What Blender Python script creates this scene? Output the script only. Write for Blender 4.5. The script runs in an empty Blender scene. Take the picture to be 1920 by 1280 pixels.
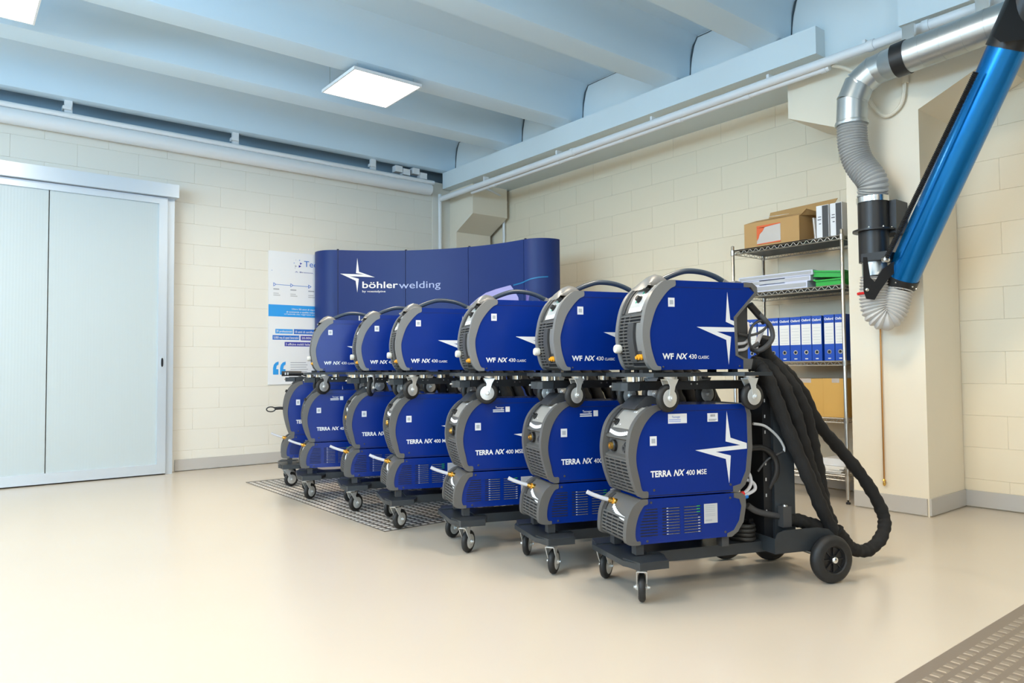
import bpy, bmesh, math, random
from mathutils import Vector, Matrix
random.seed(7)
S = bpy.context.scene
COL = S.collection
R_ = math.radians
# ------------------------------------------------------------------ camera
FPX, CAMH = 1355.0, 0.95
YAW, PITCH, ROLL = R_(38.43), R_(2.125), R_(-0.456)
fwd = Vector((math.sin(YAW)*math.cos(PITCH), math.cos(YAW)*math.cos(PITCH), math.sin(PITCH)))
rgt = Vector((math.cos(YAW), -math.sin(YAW), 0)); up = rgt.cross(fwd)
CR = rgt*math.cos(ROLL)+up*math.sin(ROLL); CU = -rgt*math.sin(ROLL)+up*math.cos(ROLL)
CAM = Vector((0, 0, CAMH))
cd = bpy.data.cameras.new('camera'); cam = bpy.data.objects.new('camera', cd); COL.objects.link(cam)
cd.sensor_width = 36; cd.lens = FPX/1920*36; cd.clip_start = .05; cd.clip_end = 60
m = Matrix((CR, CU, -fwd)).transposed().to_4x4(); m.translation = CAM; cam.matrix_world = m
S.camera = cam
def ray(px, py): return CR*((px-960)/FPX)-CU*((py-640)/FPX)+fwd
def onz(px, py, z): d = ray(px, py); return CAM+d*((z-CAMH)/d.z)
def onx(px, py, x): d = ray(px, py); return CAM+d*(x/d.x)
def ony(px, py, y): d = ray(px, py); return CAM+d*(y/d.y)
def atd(px, py, depth): return CAM+ray(px, py)*depth
# ------------------------------------------------------------------ view, world, large lights
S.view_settings.view_transform = 'Standard'; S.view_settings.look = 'None'
S.view_settings.gamma = 1; S.view_settings.exposure = 0.12; S.view_settings.use_curve_mapping = False
w = bpy.data.worlds.new('world'); S.world = w; w.use_nodes = True
w.node_tree.nodes['Background'].inputs[0].default_value = (.75, .87, 1, 1)
w.node_tree.nodes['Background'].inputs[1].default_value = 0.3
def area(name, loc, direction, sx, sy, power, color, spread=180):
    l = bpy.data.lights.new(name, 'AREA'); l.shape = 'RECTANGLE'; l.size = sx; l.size_y = sy
    l.energy = power; l.color = color; l.spread = R_(spread)
    o = bpy.data.objects.new(name, l); COL.objects.link(o); o.location = loc
    o.rotation_euler = Vector(direction).to_track_quat('-Z', 'Y').to_euler(); return o
COOL = (.50, .76, 1.0); WARM = (1.0, .82, .58)
area('cool_fill_light', (-3.36, 3.2, 2.5), (1, 0.25, .50), 5.5, 1.1, 230, (.30, .64, 1.0))  # added unseen fill that cools the ceiling and upper walls
# ------------------------------------------------------------------ materials
MATS = {}
def mat(name, col, rough=.5, metal=0., coat=0., bump=0., bscale=200., var=0., vscale=3., emit=None, spec=.5, trans=0., alpha=1., aniso=0.):
    if name in MATS: return MATS[name]
    M = bpy.data.materials.new(name); M.use_nodes = True; nt = M.node_tree; b = nt.nodes['Principled BSDF']
    c4 = (*col, 1)
    b.inputs['Base Color'].default_value = c4; b.inputs['Roughness'].default_value = rough
    b.inputs['Metallic'].default_value = metal; b.inputs['Coat Weight'].default_value = coat
    b.inputs['Coat Roughness'].default_value = .12; b.inputs['Specular IOR Level'].default_value = spec
    b.inputs['Transmission Weight'].default_value = trans; b.inputs['Alpha'].default_value = alpha
    if emit: b.inputs['Emission Color'].default_value = (*emit[0], 1); b.inputs['Emission Strength'].default_value = emit[1]
    tc = nt.nodes.new('ShaderNodeTexCoord')
    if var > 0:
        n = nt.nodes.new('ShaderNodeTexNoise'); n.inputs['Scale'].default_value = vscale; n.inputs['Detail'].default_value = 4
        nt.links.new(tc.outputs['Object'], n.inputs['Vector'])
        r = nt.nodes.new('ShaderNodeMix'); r.data_type = 'RGBA'; r.inputs[6].default_value = tuple(x*(1-var) for x in col)+(1,)
        r.inputs[7].default_value = tuple(min(1, x*(1+var*.6)) for x in col)+(1,)
        nt.links.new(n.outputs['Fac'], r.inputs[0]); nt.links.new(r.outputs[2], b.inputs['Base Color'])
    if bump > 0:
        n = nt.nodes.new('ShaderNodeTexNoise'); n.inputs['Scale'].default_value = bscale; n.inputs['Detail'].default_value = 3
        nt.links.new(tc.outputs['Object'], n.inputs['Vector'])
        u = nt.nodes.new('ShaderNodeBump'); u.inputs['Strength'].default_value = bump; u.inputs['Distance'].default_value = .002
        nt.links.new(n.outputs['Fac'], u.inputs['Height']); nt.links.new(u.outputs['Normal'], b.inputs['Normal'])
    MATS[name] = M; return M
M_floor = mat('cream_epoxy', (.56, .495, .41), .27, var=.03, vscale=1.2, coat=.15, bump=.03, bscale=30)
M_paint = mat('cream_wall_paint', (.83, .73, .55), .55, bump=.25, bscale=90, var=.03, vscale=2)
M_joint = mat('painted_joint', (.70, .64, .52), .7)
M_conc = mat('painted_concrete', (.82, .745, .60), .5, bump=.12, bscale=40, var=.03)
M_beam = mat('cool_lit_beam_paint', (.68, .77, .80), .5, bump=.12, bscale=40, var=.03)  # blue of the cool light is put into the beam colour
M_ceil = mat('cool_lit_ceiling_paint', (.60, .76, .87), .55, var=.05, vscale=1.0, bump=.1, bscale=25)  # slab and ribs tinted blue to stand in for cool light
M_crack = mat('dark_crack', (.06, .09, .11), .9)
M_void = mat('dark_void', (.45, .60, .70), .9)
M_base = mat('grey_skirting', (.50, .48, .45), .45)
M_pipe = mat('white_pipe_paint', (.78, .80, .81), .4)
M_alu = mat('satin_aluminium', (.66, .74, .82), .32, .45)
M_poly = mat('fluted_polycarbonate', (.50, .575, .60), .28, spec=.5)
M_blue = mat('blue_powdercoat', (.001, .022, .205), .26, coat=.20, spec=.30, bump=.03, bscale=600)
M_bez = mat('grey_plastic_bezel', (.115, .110, .103), .40, bump=.05, bscale=500)
M_bezs = mat('silver_plastic_bezel', (.195, .193, .188), .33, bump=.05, bscale=500)
M_bezd = mat('dark_grey_plastic', (.05, .05, .052), .5)
M_face = mat('control_faceplate', (.36, .34, .31), .35)
M_facel = mat('light_control_faceplate', (.50, .50, .49), .3)
M_blk = mat('black_plastic', (.012, .012, .013), .4)
M_slot = mat('dark_slot', (.006, .007, .01), .8)
M_white = mat('white_print', (.80, .80, .80), .5)
M_stk = mat('white_sticker', (.75, .76, .78), .4)
M_lbl = mat('grey_rating_plate', (.52, .53, .54), .35)
M_ink = mat('dark_ink', (.12, .12, .14), .6)
M_brass = mat('brass', (.70, .42, .10), .28, 1.0)
M_orange = mat('orange_plastic', (.85, .38, .02), .35)
M_red = mat('red_plastic', (.75, .02, .02), .35)
M_cyan = mat('blue_marker', (.01, .20, .70), .35)
M_green = mat('green_print', (.02, .35, .22), .5)
M_chrome = mat('zinc_chrome', (.78, .78, .76), .18, 1.0)
M_zinc = mat('bright_zinc', (.70, .71, .70), .30, .55)
M_wire = mat('chrome_wire', (.58, .55, .50), .28, 1.0)
M_rub = mat('black_rubber', (.013, .0125, .0125), .55, bump=.1, bscale=200)
M_frame = mat('anthracite_powdercoat', (.026, .031, .036), .36, bump=.05, bscale=400)
M_fblk = mat('black_powdercoat', (.010, .011, .013), .4)
M_sleeve = mat('black_textile_sleeve', (.009, .0085, .0085), .85, bump=.5, bscale=300)
M_hose = mat('clear_white_hose', (.62, .62, .66), .35)
M_handle = mat('slate_handle', (.045, .062, .085), .3)
M_card = mat('cardboard', (.50, .30, .115), .75, var=.06, vscale=6, bump=.1, bscale=60)
M_card2 = mat('ochre_cardboard', (.62, .36, .09), .7, var=.05, vscale=6)
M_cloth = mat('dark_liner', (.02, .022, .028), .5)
M_galv = mat('galvanised_steel', (.56, .59, .59), .36, .9, var=.10, vscale=9)
M_flex = mat('grey_flex_hose', (.33, .34, .34), .36)
M_flexw = mat('pale_flex_hose', (.60, .58, .55), .45)
M_btube = mat('anodised_blue_tube', (.0, .17, .50), .25, .7, coat=.2)
M_booth = mat('navy_display_print', (.009, .029, .155), .45, var=.12, vscale=1.5, spec=.3)
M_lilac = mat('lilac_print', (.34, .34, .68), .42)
M_cyanl = mat('cyan_print', (.0, .16, .38), .42)
M_paleblue = mat('pale_blue_print', (.38, .45, .72), .45)
M_poster = mat('white_poster', (.80, .82, .84), .35)
M_sky = mat('sky_blue_print', (.03, .33, .80), .4)
M_mid = mat('mid_blue_print', (.02, .16, .58), .4)
M_vio = mat('violet_blue_print', (.02, .03, .36), .4)
M_gtxt = mat('grey_print', (.40, .42, .46), .6)
M_bind = mat('blue_binder', (.006, .065, .42), .35)
M_paper = mat('paper', (.78, .76, .72), .6)
M_foam = mat('wrapped_foam', (.62, .64, .76), .25, coat=.6, bump=.6, bscale=25)
M_grn = mat('green_plastic', (.015, .42, .04), .4)
M_copper = mat('copper_pipe', (.55, .28, .10), .3, 1.0)
M_plate = mat('aluminium_tread_plate', (.20, .175, .15), .45, .5, bump=.2, bscale=60)
M_lug = mat('worn_bright_lugs', (.80, .74, .67), .35, .35)
M_plate2 = mat('dull_tread_plate', (.25, .205, .165), .5, .4, bump=.2, bscale=60)
M_lug2 = mat('dull_lugs', (.31, .26, .205), .5, .35)
M_light = mat('led_diffuser', (1, 1, 1), .5, emit=((1, 1, 1), 6.0))
M_clear = mat('clear_film', (.85, .85, .85), .12, alpha=.45)
# ------------------------------------------------------------------ mesh helpers
def V(*a): return Vector(a)
def box(bm, x0, x1, y0, y1, z0, z1):
    v = [bm.verts.new((x, y, z)) for z in (z0, z1) for y in (y0, y1) for x in (x0, x1)]
    for f in ((0, 2, 3, 1), (4, 5, 7, 6), (0, 1, 5, 4), (2, 6, 7, 3), (0, 4, 6, 2), (1, 3, 7, 5)): bm.faces.new([v[i] for i in f])
    return v
def prism(bm, pts, axis, a, b):
    f = {'y': lambda p, t: (p[0], t, p[1]), 'x': lambda p, t: (t, p[0], p[1]), 'z': lambda p, t: (p[0], p[1], t)}[axis]
    A = [bm.verts.new(f(p, a)) for p in pts]; B = [bm.verts.new(f(p, b)) for p in pts]; n = len(pts)
    bm.faces.new(A); bm.faces.new(B[::-1])
    for i in range(n): bm.faces.new((A[i], B[i], B[(i+1) % n], A[(i+1) % n]))
def frame_of(d):
    d = d.normalized(); a = V(0, 0, 1) if abs(d.z) < .9 else V(1, 0, 0)
    u = d.cross(a).normalized(); return u, d.cross(u).normalized()
def rings(bm, pts, rad, seg=10, caps=True):
    n = len(pts); rs = rad if isinstance(rad, (list, tuple)) else [rad]*n; rows = []; u = None
    for i, p in enumerate(pts):
        d = (pts[min(i+1, n-1)]-pts[max(i-1, 0)])
        if d.length < 1e-9: d = V(0, 0, 1)
        d.normalize()
        if u is None: u, _ = frame_of(d)
        else:
            u = u-d*u.dot(d)
            u = u.normalized() if u.length > 1e-6 else frame_of(d)[0]
        v = d.cross(u)
        rows.append([bm.verts.new(p+(u*math.cos(2*math.pi*k/seg)+v*math.sin(2*math.pi*k/seg))*rs[i]) for k in range(seg)])
    for a, b in zip(rows, rows[1:]):
        for k in range(seg): bm.faces.new((a[k], a[(k+1) % seg], b[(k+1) % seg], b[k]))
    if caps: bm.faces.new(rows[0][::-1]); bm.faces.new(rows[-1])
def smooth_path(pts, n=6):
    P = [Vector(p) for p in pts]; out = []
    for i in range(len(P)-1):
        p0 = P[max(i-1, 0)]; p1 = P[i]; p2 = P[i+1]; p3 = P[min(i+2, len(P)-1)]
        for k in range(n):
            t = k/n
            out.append(.5*((2*p1)+(p2-p0)*t+(2*p0-5*p1+4*p2-p3)*t*t+(3*p1-p0-3*p2+p3)*t**3))
    out.append(P[-1]); return out
def tube(bm, pts, r, seg=10, n=6): rings(bm, smooth_path(pts, n), r, seg)
def cyl(bm, a, b, r, seg=16): rings(bm, [Vector(a), Vector(b)], r, seg)
def lathe(bm, a, d, prof, seg=24, caps=True):
    a = Vector(a); d = Vector(d).normalized(); u, v = frame_of(d); rows = []
    for t, r in prof: rows.append([bm.verts.new(a+d*t+(u*math.cos(2*math.pi*k/seg)+v*math.sin(2*math.pi*k/seg))*max(r, 1e-4)) for k in range(seg)])
    for x, y in zip(rows, rows[1:]):
        for k in range(seg): bm.faces.new((x[k], x[(k+1) % seg], y[(k+1) % seg], y[k]))
    if caps: bm.faces.new(rows[0][::-1]); bm.faces.new(rows[-1])
def corrugated(bm, pts, r, amp, pitch, seg=20):
    P = smooth_path(pts, 24); L = [0]
    for a, b in zip(P, P[1:]): L.append(L[-1]+(b-a).length)
    tot = L[-1]; n = int(tot/pitch*4); out = []; rr = []; j = 0
    for i in range(n+1):
        s = tot*i/n
        while j < len(L)-2 and L[j+1] < s: j += 1
        t = (s-L[j])/max(1e-9, L[j+1]-L[j]); out.append(P[j].lerp(P[j+1], t)); rr.append(r+amp*(1, .3, -1, .3)[i % 4])
    rings(bm, out, rr, seg)
def bev(bm, o=.004, seg=2, ang=30):
    e = [x for x in bm.edges if len(x.link_faces) == 2 and x.calc_face_angle(0) > R_(ang)]
    bmesh.ops.bevel(bm, geom=e, offset=o, segments=seg, affect='EDGES', profile=.5, clamp_overlap=True)
def new(): return bmesh.new()
def mesh(bm, material, name='mesh', smooth=True):
    bmesh.ops.recalc_face_normals(bm, faces=bm.faces[:])
    me = bpy.data.meshes.new(name); bm.to_mesh(me); bm.free()
    if smooth:
        me.polygons.foreach_set('use_smooth', [True]*len(me.polygons)); me.set_sharp_from_angle(angle=R_(38))
    me.materials.append(material); return me
def link(name, me, parent=None, loc=None):
    o = bpy.data.objects.new(name, me); COL.objects.link(o)
    if parent: o.parent = parent
    if loc is not None: o.location = loc
    return o
def obj(name, bm, material, parent=None, loc=None): return link(name, mesh(bm, material, name), parent, loc)
def tag(o, label=None, cat=None, group=None, kind=None):
    if label: o['label'] = label
    if cat: o['category'] = cat
    if group: o['group'] = group
    if kind: o['kind'] = kind
    return o
def thing(name, label, cat, loc=(0, 0, 0), rz=0, group=None):
    o = link(name, None, None, loc); o.rotation_euler = (0, 0, rz); o.empty_display_size = .1
    return tag(o, label, cat, group)
def copy_tree(o, parent=None):
    c = o.copy(); COL.objects.link(c); c.parent = parent
    for ch in o.children: copy_tree(ch, c)
    return c
_tc = {}
def text_raw(s, bold=0.):
    if (s, bold) in _tc: return _tc[(s, bold)]
    cu = bpy.data.curves.new('t', 'FONT'); cu.body = s; cu.size = 1; cu.resolution_u = 3; cu.offset = bold
    o = bpy.data.objects.new('t', cu); COL.objects.link(o)
    dg = bpy.context.evaluated_depsgraph_get(); me = bpy.data.meshes.new_from_object(o.evaluated_get(dg))
    vs = [v.co.copy() for v in me.vertices]; fs = [tuple(p.vertices) for p in me.polygons]
    bpy.data.objects.remove(o); bpy.data.curves.remove(cu); bpy.data.meshes.remove(me)
    if vs:
        x0 = min(v.x for v in vs); x1 = max(v.x for v in vs)
        vs = [((v.x-x0)/(x1-x0), v.y) for v in vs]; wid = x1-x0
    else: wid = 1
    _tc[(s, bold)] = (vs, fs, wid); return _tc[(s, bold)]
def text_mesh(items, fn, material, name='lettering'):
    """items: (string, u0, u1, v_baseline, cap_height, bold, shear); fn(u, v) -> point"""
    vv = []; ff = []
    for it in items:
        s, u0, u1, vb, h = it[:5]; bold = it[5] if len(it) > 5 else 0; sh = it[6] if len(it) > 6 else 0
        vs, fs, wd = text_raw(s, bold); o = len(vv)
        for x, y in vs: vv.append(fn(u0+x*(u1-u0)+sh*y/.72*h, vb+y/.72*h))
        ff += [tuple(i+o for i in f) for f in fs]
    me = bpy.data.meshes.new(name); me.from_pydata([tuple(v) for v in vv], [], ff); me.materials.append(material); return me
def poly_mesh(polys, fn, material, name='emblem'):
    bm = new()
    for p in polys: bm.faces.new([bm.verts.new(fn(*q)) for q in p])
    me = bpy.data.meshes.new(name); bm.to_mesh(me); bm.free(); me.materials.append(material); return me
def rects(bm, lst, fn):
    for u0, u1, v0, v1 in lst: bm.faces.new([bm.verts.new(fn(a, b)) for a, b in ((u0, v0), (u1, v0), (u1, v1), (u0, v1))])
# ================================================================== ROOM
XW, YB, XL, YF = 5.44, 7.36, -3.5, -3.5
ZS, ZR = 3.69, 3.315
bm = new(); box(bm, XL, XW+.2, YF, YB+.3, -.1, 0); tag(obj('floor', bm, M_floor), kind='structure')
M_paintb = mat('cool_lit_wall_paint', (.76, .735, .655), .55, bump=.25, bscale=90, var=.03, vscale=2)  # back wall copy of the wall paint, cooler light put into its colour
def block_mesh(w_, h_, axis):
    bm = new(); g = .0007
    if axis == 'x': box(bm, 0, .012, g, w_-g, g, h_-g)
    else: box(bm, g, w_-g, 0, .012, g, h_-g)
    e = [x for x in bm.edges]
    bmesh.ops.bevel(bm, geom=e, offset=.0018, segments=1, affect='EDGES')
    return mesh(bm, M_paint if axis == 'x' else M_paintb, 'block')
_bk = {}
def block(parent, axis, a, b, z0, z1, at):
    k = (axis, round(b-a, 3), round(z1-z0, 3))
    if k not in _bk: _bk[k] = block_mesh(b-a, z1-z0, axis)
    link('block', _bk[k], parent, (at, a, z0) if axis == 'x' else (a, at, z0))
# right wall
bm = new(); box(bm, XW+.0, XW+.2, YF, YB+.3, 0, 3.75); wr = tag(obj('wall_right', bm, M_joint), kind='structure')
bm = new(); box(bm, XW-.005, XW+.0075, YF, .62, 0, 3.75); obj('painted_section', bm, M_paint, wr)
def courses(z0, dz, top):
    zs = [0.]; z = z0
    while z < top-.03: zs.append(z); z += dz
    zs.append(top); return zs
zc = courses(.1875, .2118, 3.13)
for k, (a, b) in enumerate(zip(zc, zc[1:])):
    y = 1.957-.535*3+(0 if k % 2 == (1 if True else 0) else -.2675)
    # joints observed at Y=1.957 on odd courses and 1.70 on the others
    while y < 7.19:
        y0 = max(y, .62); y1 = min(y+.535, 7.2)
        if y1-y0 > .05: block(wr, 'x', y0, y1, a, b, XW-.0025)
        y += .535
# back wall
bm = new(); box(bm, XL, XW+.2, YB+.0, YB+.2, 0, 3.20); wb = tag(obj('wall_back', bm, M_joint), kind='structure')
bm = new(); box(bm, XL, -.79, YB-.005, YB+.0075, 0, 3.2); box(bm, 4.622, XW, YB-.02, YB+.0075, 0, 3.2); obj('painted_section', bm, M_paintb, wb)
bm = new(); box(bm, XL, XW+.2, YB+.34, YB+.4, 2.9, 3.8); box(bm, XL, XW+.2, YB+.2, YB+.34, 2.95, 3.0); obj('void_backing', bm, M_void, wb)
zb = courses(.192, .198, 3.20)
for k, (a, b) in enumerate(zip(zb, zb[1:])):
    x = 2.163-.492*6+(0 if k % 2 == 1 else .246)
    while x < 4.60:
        x0 = max(x, -.79); x1 = min(x+.492, 4.62)
        if x1-x0 > .05 and not (x1 < 1.62 and b < 2.58): block(wb, 'y', x0, x1, a, b, YB-.0025)
        x += .492
bm = new(); box(bm, XL-.2, XL, YF, YB+.3, 0, 1.9); box(bm, XL-.2, XL, YF, .3, 1.9, 3.75); box(bm, XL-.2, XL, 6.1, YB+.3, 1.9, 3.75); box(bm, XL-.2, XL, .3, 6.1, 3.15, 3.75)
tag(obj('wall_left', bm, M_paint), kind='structure')
bm = new(); box(bm, XL, -2.6, YF-.2, YF, 0, 3.75); box(bm, .2, XW+.2, YF-.2, YF, 0, 3.75); box(bm, -2.6, .2, YF-.2, YF, 0, .6); box(bm, -2.6, .2, YF-.2, YF, 2.9, 3.75)
tag(obj('wall_front', bm, mat('darkened_wall_paint', (.16, .17, .19), .6)), kind='structure')  # unseen wall darkened so the machine panels reflect less light
M_pane = mat('daylit_pane', (.8, .9, 1), .2, emit=((.62, .83, 1), 5.0))
for i, (a, s_) in enumerate((((-2.6, .2, YF-.1, YF-.08, .6, 2.9), 'x'), ((XL-.1, XL-.08, .3, 6.1, 1.9, 3.15), 'y'))):  # left wall pane is added, unseen, to go with the cool fill
    bm = new(); box(bm, *a); o = tag(obj('window_%d' % (i+1), bm, M_pane), kind='structure')
    bm = new()
    if s_ == 'x':
        for x in (-2.6, -1.24, .12): box(bm, x, x+.08, YF-.08, YF-.02, .6, 2.9)
        for z in (.6, 2.82): box(bm, -2.6, .2, YF-.08, YF-.02, z, z+.08)
    else:
        for y in (.3, 2.2, 4.1, 6.02): box(bm, XL-.08, XL-.02, y, y+.08, 1.9, 3.15)
        for z in (1.9, 3.07): box(bm, XL-.08, XL-.02, .3, 6.1, z, z+.08)
    obj('window_frame', bm, M_alu, o)
# ceiling slab, ribs, closing panels, beam
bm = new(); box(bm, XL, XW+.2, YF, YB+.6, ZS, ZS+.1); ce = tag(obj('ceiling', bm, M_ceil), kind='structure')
ribs_y = [7.214, 5.935, 5.0, 3.715, 2.80, 1.51, .60, -.69, -1.6, -2.9]
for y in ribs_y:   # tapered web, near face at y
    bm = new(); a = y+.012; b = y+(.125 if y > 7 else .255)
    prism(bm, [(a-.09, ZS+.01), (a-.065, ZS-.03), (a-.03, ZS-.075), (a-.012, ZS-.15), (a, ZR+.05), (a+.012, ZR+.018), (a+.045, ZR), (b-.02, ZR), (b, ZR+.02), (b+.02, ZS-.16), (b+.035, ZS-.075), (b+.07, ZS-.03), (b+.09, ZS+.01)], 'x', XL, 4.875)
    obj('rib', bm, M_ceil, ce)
for i, (y1, y0) in enumerate(zip(ribs_y, ribs_y[1:])):
    if y0 < .3: break
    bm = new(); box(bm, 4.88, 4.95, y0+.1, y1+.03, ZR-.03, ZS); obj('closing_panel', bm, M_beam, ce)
    bm = new(); pts = [V(4.877, y1+.012, ZR+.01), V(4.877, y1+.006, ZR+.12), V(4.877, y1-.004, ZS-.17), V(4.877, y1-.03, ZS-.07), V(4.877, y1-.07, ZS-.012), V(4.877, y1-.5, ZS-.008)]
    rings(bm, pts, [.006, .005, .007, .008, .004, .002], 6); obj('joint_crack', bm, M_crack, ce)
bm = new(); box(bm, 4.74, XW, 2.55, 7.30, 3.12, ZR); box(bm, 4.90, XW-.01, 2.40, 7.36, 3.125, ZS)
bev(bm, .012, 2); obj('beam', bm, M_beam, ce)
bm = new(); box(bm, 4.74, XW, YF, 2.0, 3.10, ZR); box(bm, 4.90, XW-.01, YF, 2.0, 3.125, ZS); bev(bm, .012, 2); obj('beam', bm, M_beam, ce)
# columns with corbels (part of the right wall)
XC, XC2 = 4.87, 5.43
bm = new(); prism(bm, [(1.95, 0), (2.425, 0), (2.425, 2.58), (2.845, 2.77), (2.845, 3.12), (2.425, 3.12), (2.425, ZS), (1.95, ZS), (1.95, 3.12), (1.53, 3.12), (1.53, 2.77), (1.95, 2.58)], 'x', XC, XC2)
bev(bm, .014, 2); obj('column', bm, M_conc, wr)
bm = new(); box(bm, 4.862, 4.89, 1.93, 2.56, 3.121, ZS); obj('column_tint_sheet', bm, M_beam, wr)  # sheet added over the column top to colour in the cool light
bm = new(); prism(bm, [(7.20, 0), (7.5, 0), (7.5, 3.12), (6.855, 3.12), (6.855, 2.77), (7.20, 2.60)], 'x', XC, 5.38); bev(bm, .012, 2); obj('column', bm, M_conc, wr)
bm = new(); cyl(bm, V(5.41, 6.96, 0), V(5.41, 6.96, 2.9), .018, 10); tube(bm, [V(5.41, 6.96, 2.9), V(5.40, 6.9, 3.0), V(5.2, 6.85, 3.05), V(4.95, 6.83, 3.10)], .012, 8); obj('riser_conduit', bm, M_pipe, wr)
bm = new(); cyl(bm, V(4.70, 7.30, 0), V(4.70, 7.30, 3.05), .022, 10); obj('riser_conduit', bm, M_pipe, wb)
# skirting
def skirt(name, pts):
    bm = new()
    for (x0, y0), (x1, y1) in zip(pts, pts[1:]):
        d = V(x1-x0, y1-y0, 0).normalized(); n = V(-d.y, d.x, 0)*.012
        f = [bm.verts.new((x+a*n.x, y+a*n.y, z)) for z in (.008, .112) for a, (x, y) in ((0, (x0, y0)), (0, (x1, y1)), (1, (x1, y1)), (1, (x0, y0)))]
        for q in ((0, 1, 2, 3), (4, 7, 6, 5), (0, 4, 5, 1), (1, 5, 6, 2), (2, 6, 7, 3), (3, 7, 4, 0)): bm.faces.new([f[i] for i in q])
    o = obj(name, bm, M_base); return tag(o, kind='structure')
skirt('baseboard_back', [(4.62, YB-.006), (1.76, YB-.006)])
skirt('baseboard_right', [(XW-.006, YF), (XW-.006, 1.95)])
skirt('baseboard_column', [(XW, 1.95), (XC, 1.95)])
skirt('baseboard_column_face', [(XC, 1.96), (XC, 2.42)])
skirt('baseboard_shelf', [(XW-.006, 2.43), (XW-.006, 7.2)])
# ---- sliding door
d1 = link('door_1', None, None, (0, 7.25, 0)); tag(d1, 'sliding door of fluted polycarbonate in aluminium frame', kind='structure')
bm = new(); box(bm, -1.4, 1.735, -.08, .10, 2.565, 2.685); bev(bm, .006); obj('header', bm, M_alu, d1)
bm = new(); box(bm, 1.655, 1.715, 0.0, .10, 0, 2.565); bev(bm, .004); obj('jamb', bm, M_alu, d1)
bm = new(); box(bm, 1.575, 1.648, -.03, .02, .012, 2.56); box(bm, -1.4, 1.575, -.03, .02, .012, .10); box(bm, -1.4, 1.575, -.03, .02, 2.50, 2.56); bev(bm, .004); obj('door_frame', bm, M_alu, d1)
def flute(x0, x1):
    bm = new(); n = int((x1-x0)/.022); P = []
    for i in range(n*2+1): P.append((x0+(x1-x0)*i/(2*n), -.012+(.0004 if i % 2 else 0)))
    prism(bm, P+[(x1, .01), (x0, .01)], 'z', .10, 2.50); return bm
for a, b in ((-1.39, -.13), (-.122, .712), (.720, 1.575)):
    link('panel', mesh(flute(a, b), M_poly, 'panel', False), d1)
hd = new(); pts = []
for i in range(24):
    t = 2*math.pi*i/24; pts.append((1.612+.016*math.cos(t), 1.03+.055*math.copysign(abs(math.sin(t))**.6, math.sin(t))))
prism(hd, pts, 'y', -.036, -.03); h = obj('handle', hd, M_alu, d1)
bm = new(); prism(bm, [(1.612+(x-1.612)*.6, 1.03+(z-1.03)*.75) for x, z in pts], 'y', -.0375, -.034); obj('finger_slot', bm, M_slot, h)
# ---- ceiling lamps
def lamp(x, y, label, power):
    t = thing('ceiling_light', label, 'ceiling light', (x, y, 3.25), 0, 'square led ceiling panels')
    bm = new()
    for a in ((-.30, .30, -.30, -.288), (-.30, .30, .288, .30), (-.30, -.288, -.288, .288), (.288, .30, -.288, .288)): box(bm, *a, -.004, .02)
    box(bm, -.29, .29, -.29, .29, .012, .02); obj('frame', bm, M_pipe, t)
    bm = new(); box(bm, -.288, .288, -.288, .288, .0, .010); obj('diffuser', bm, M_light, t)
    for sx in (-1, 1):
        for sy in (-1, 1):
            bm = new(); cyl(bm, V(sx*.25, sy*.25, .02), V(sx*.25, sy*.25, ZS-3.25), .003, 6); obj('suspension_wire', bm, M_chrome, t)
    l = area('lamp_glow', (x, y, 3.238), (0, 0, -1), .56, .56, power, WARM, 165)
    return t
LP = 36
lamp(2.75, 5.30, 'square led panel hanging over the middle of the machine row', LP)
lamp(.16, 5.35, 'square led panel cut by the upper left edge of the photo', LP)
for x, y, w_ in ((-2.4, 5.3, 'to the left beyond the sliding door'), (2.75, 2.2, 'above the machine nearest the camera'), (.16, 2.2, 'ahead of the camera over the open floor'), (-2.4, 2.2, 'over the open floor on the far left'), (2.75, -.9, 'behind the camera on the right'), (.16, -.9, 'just behind the camera'), (-2.4, -.9, 'behind the camera on the left')):
    lamp(x, y, 'square led panel out of view '+w_, LP)
# ---- pipes along beam and back wall
def pipe(name, label, a, b, r, mat_=M_pipe, clips=(), parts=True):
    t = thing(name, label, 'pipe', a); bm = new(); d = Vector(b)-Vector(a); cyl(bm, V(0, 0, 0), d, r, 14); obj('pipe_run', bm, mat_, t)
    for s in clips:
        bm = new(); p = d*s; u = d.normalized(); cyl(bm, p-u*.02, p+u*.02, r*1.18, 14); obj('coupling', bm, mat_, t)
    return t
p = pipe('conduit_pipe', 'thick white conduit running along the front of the beam', (4.70, 7.28, 2.99), (4.68, -1, 3.03), .032, clips=(.28, .62, .66, .7))
for yy in (6.4, 5.2, 4.0, 2.9, 2.2):
    bm = new(); box(bm, -.004, .06, yy-7.28-.010, yy-7.28+.010, .02, .085); obj('bracket', bm, M_pipe, p)
pipe('conduit_pipe', 'thinner white conduit just under the beam', (4.75, 6.7, 2.965), (4.73, 2.45, 2.985), .022, clips=(.1, .35, .55, .7, .85, .99))
t = thing('service_duct', 'white duct with round front high along the back wall', 'duct', (-1.5, 7.28, 3.10))
bm = new(); rings(bm, [V(0, 0, 0), V(6.05, 0, -.02)], .068, 20); obj('duct_body', bm, M_pipe, t)
bm = new(); rings(bm, [V(0, -.035, .085), V(6.08, -.035, .06)], .024, 12); obj('top_pipe', bm, M_pipe, t)
for x in (2.35, 3.78, 5.3):
    bm = new(); box(bm, x-.03, x+.03, -.01, .03, .09, .25); box(bm, x-.045, x+.02, -.03, .04, .13, .16); obj('hanger', bm, M_pipe, t)
bm = new()
for x, z in ((5.62, .12), (5.72, .10), (5.85, .13), (5.95, .09)): box(bm, x-.05, x+.04, -.03, .05, z, z+.07)
obj('junction_clutter', bm, M_pipe, t)
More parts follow.
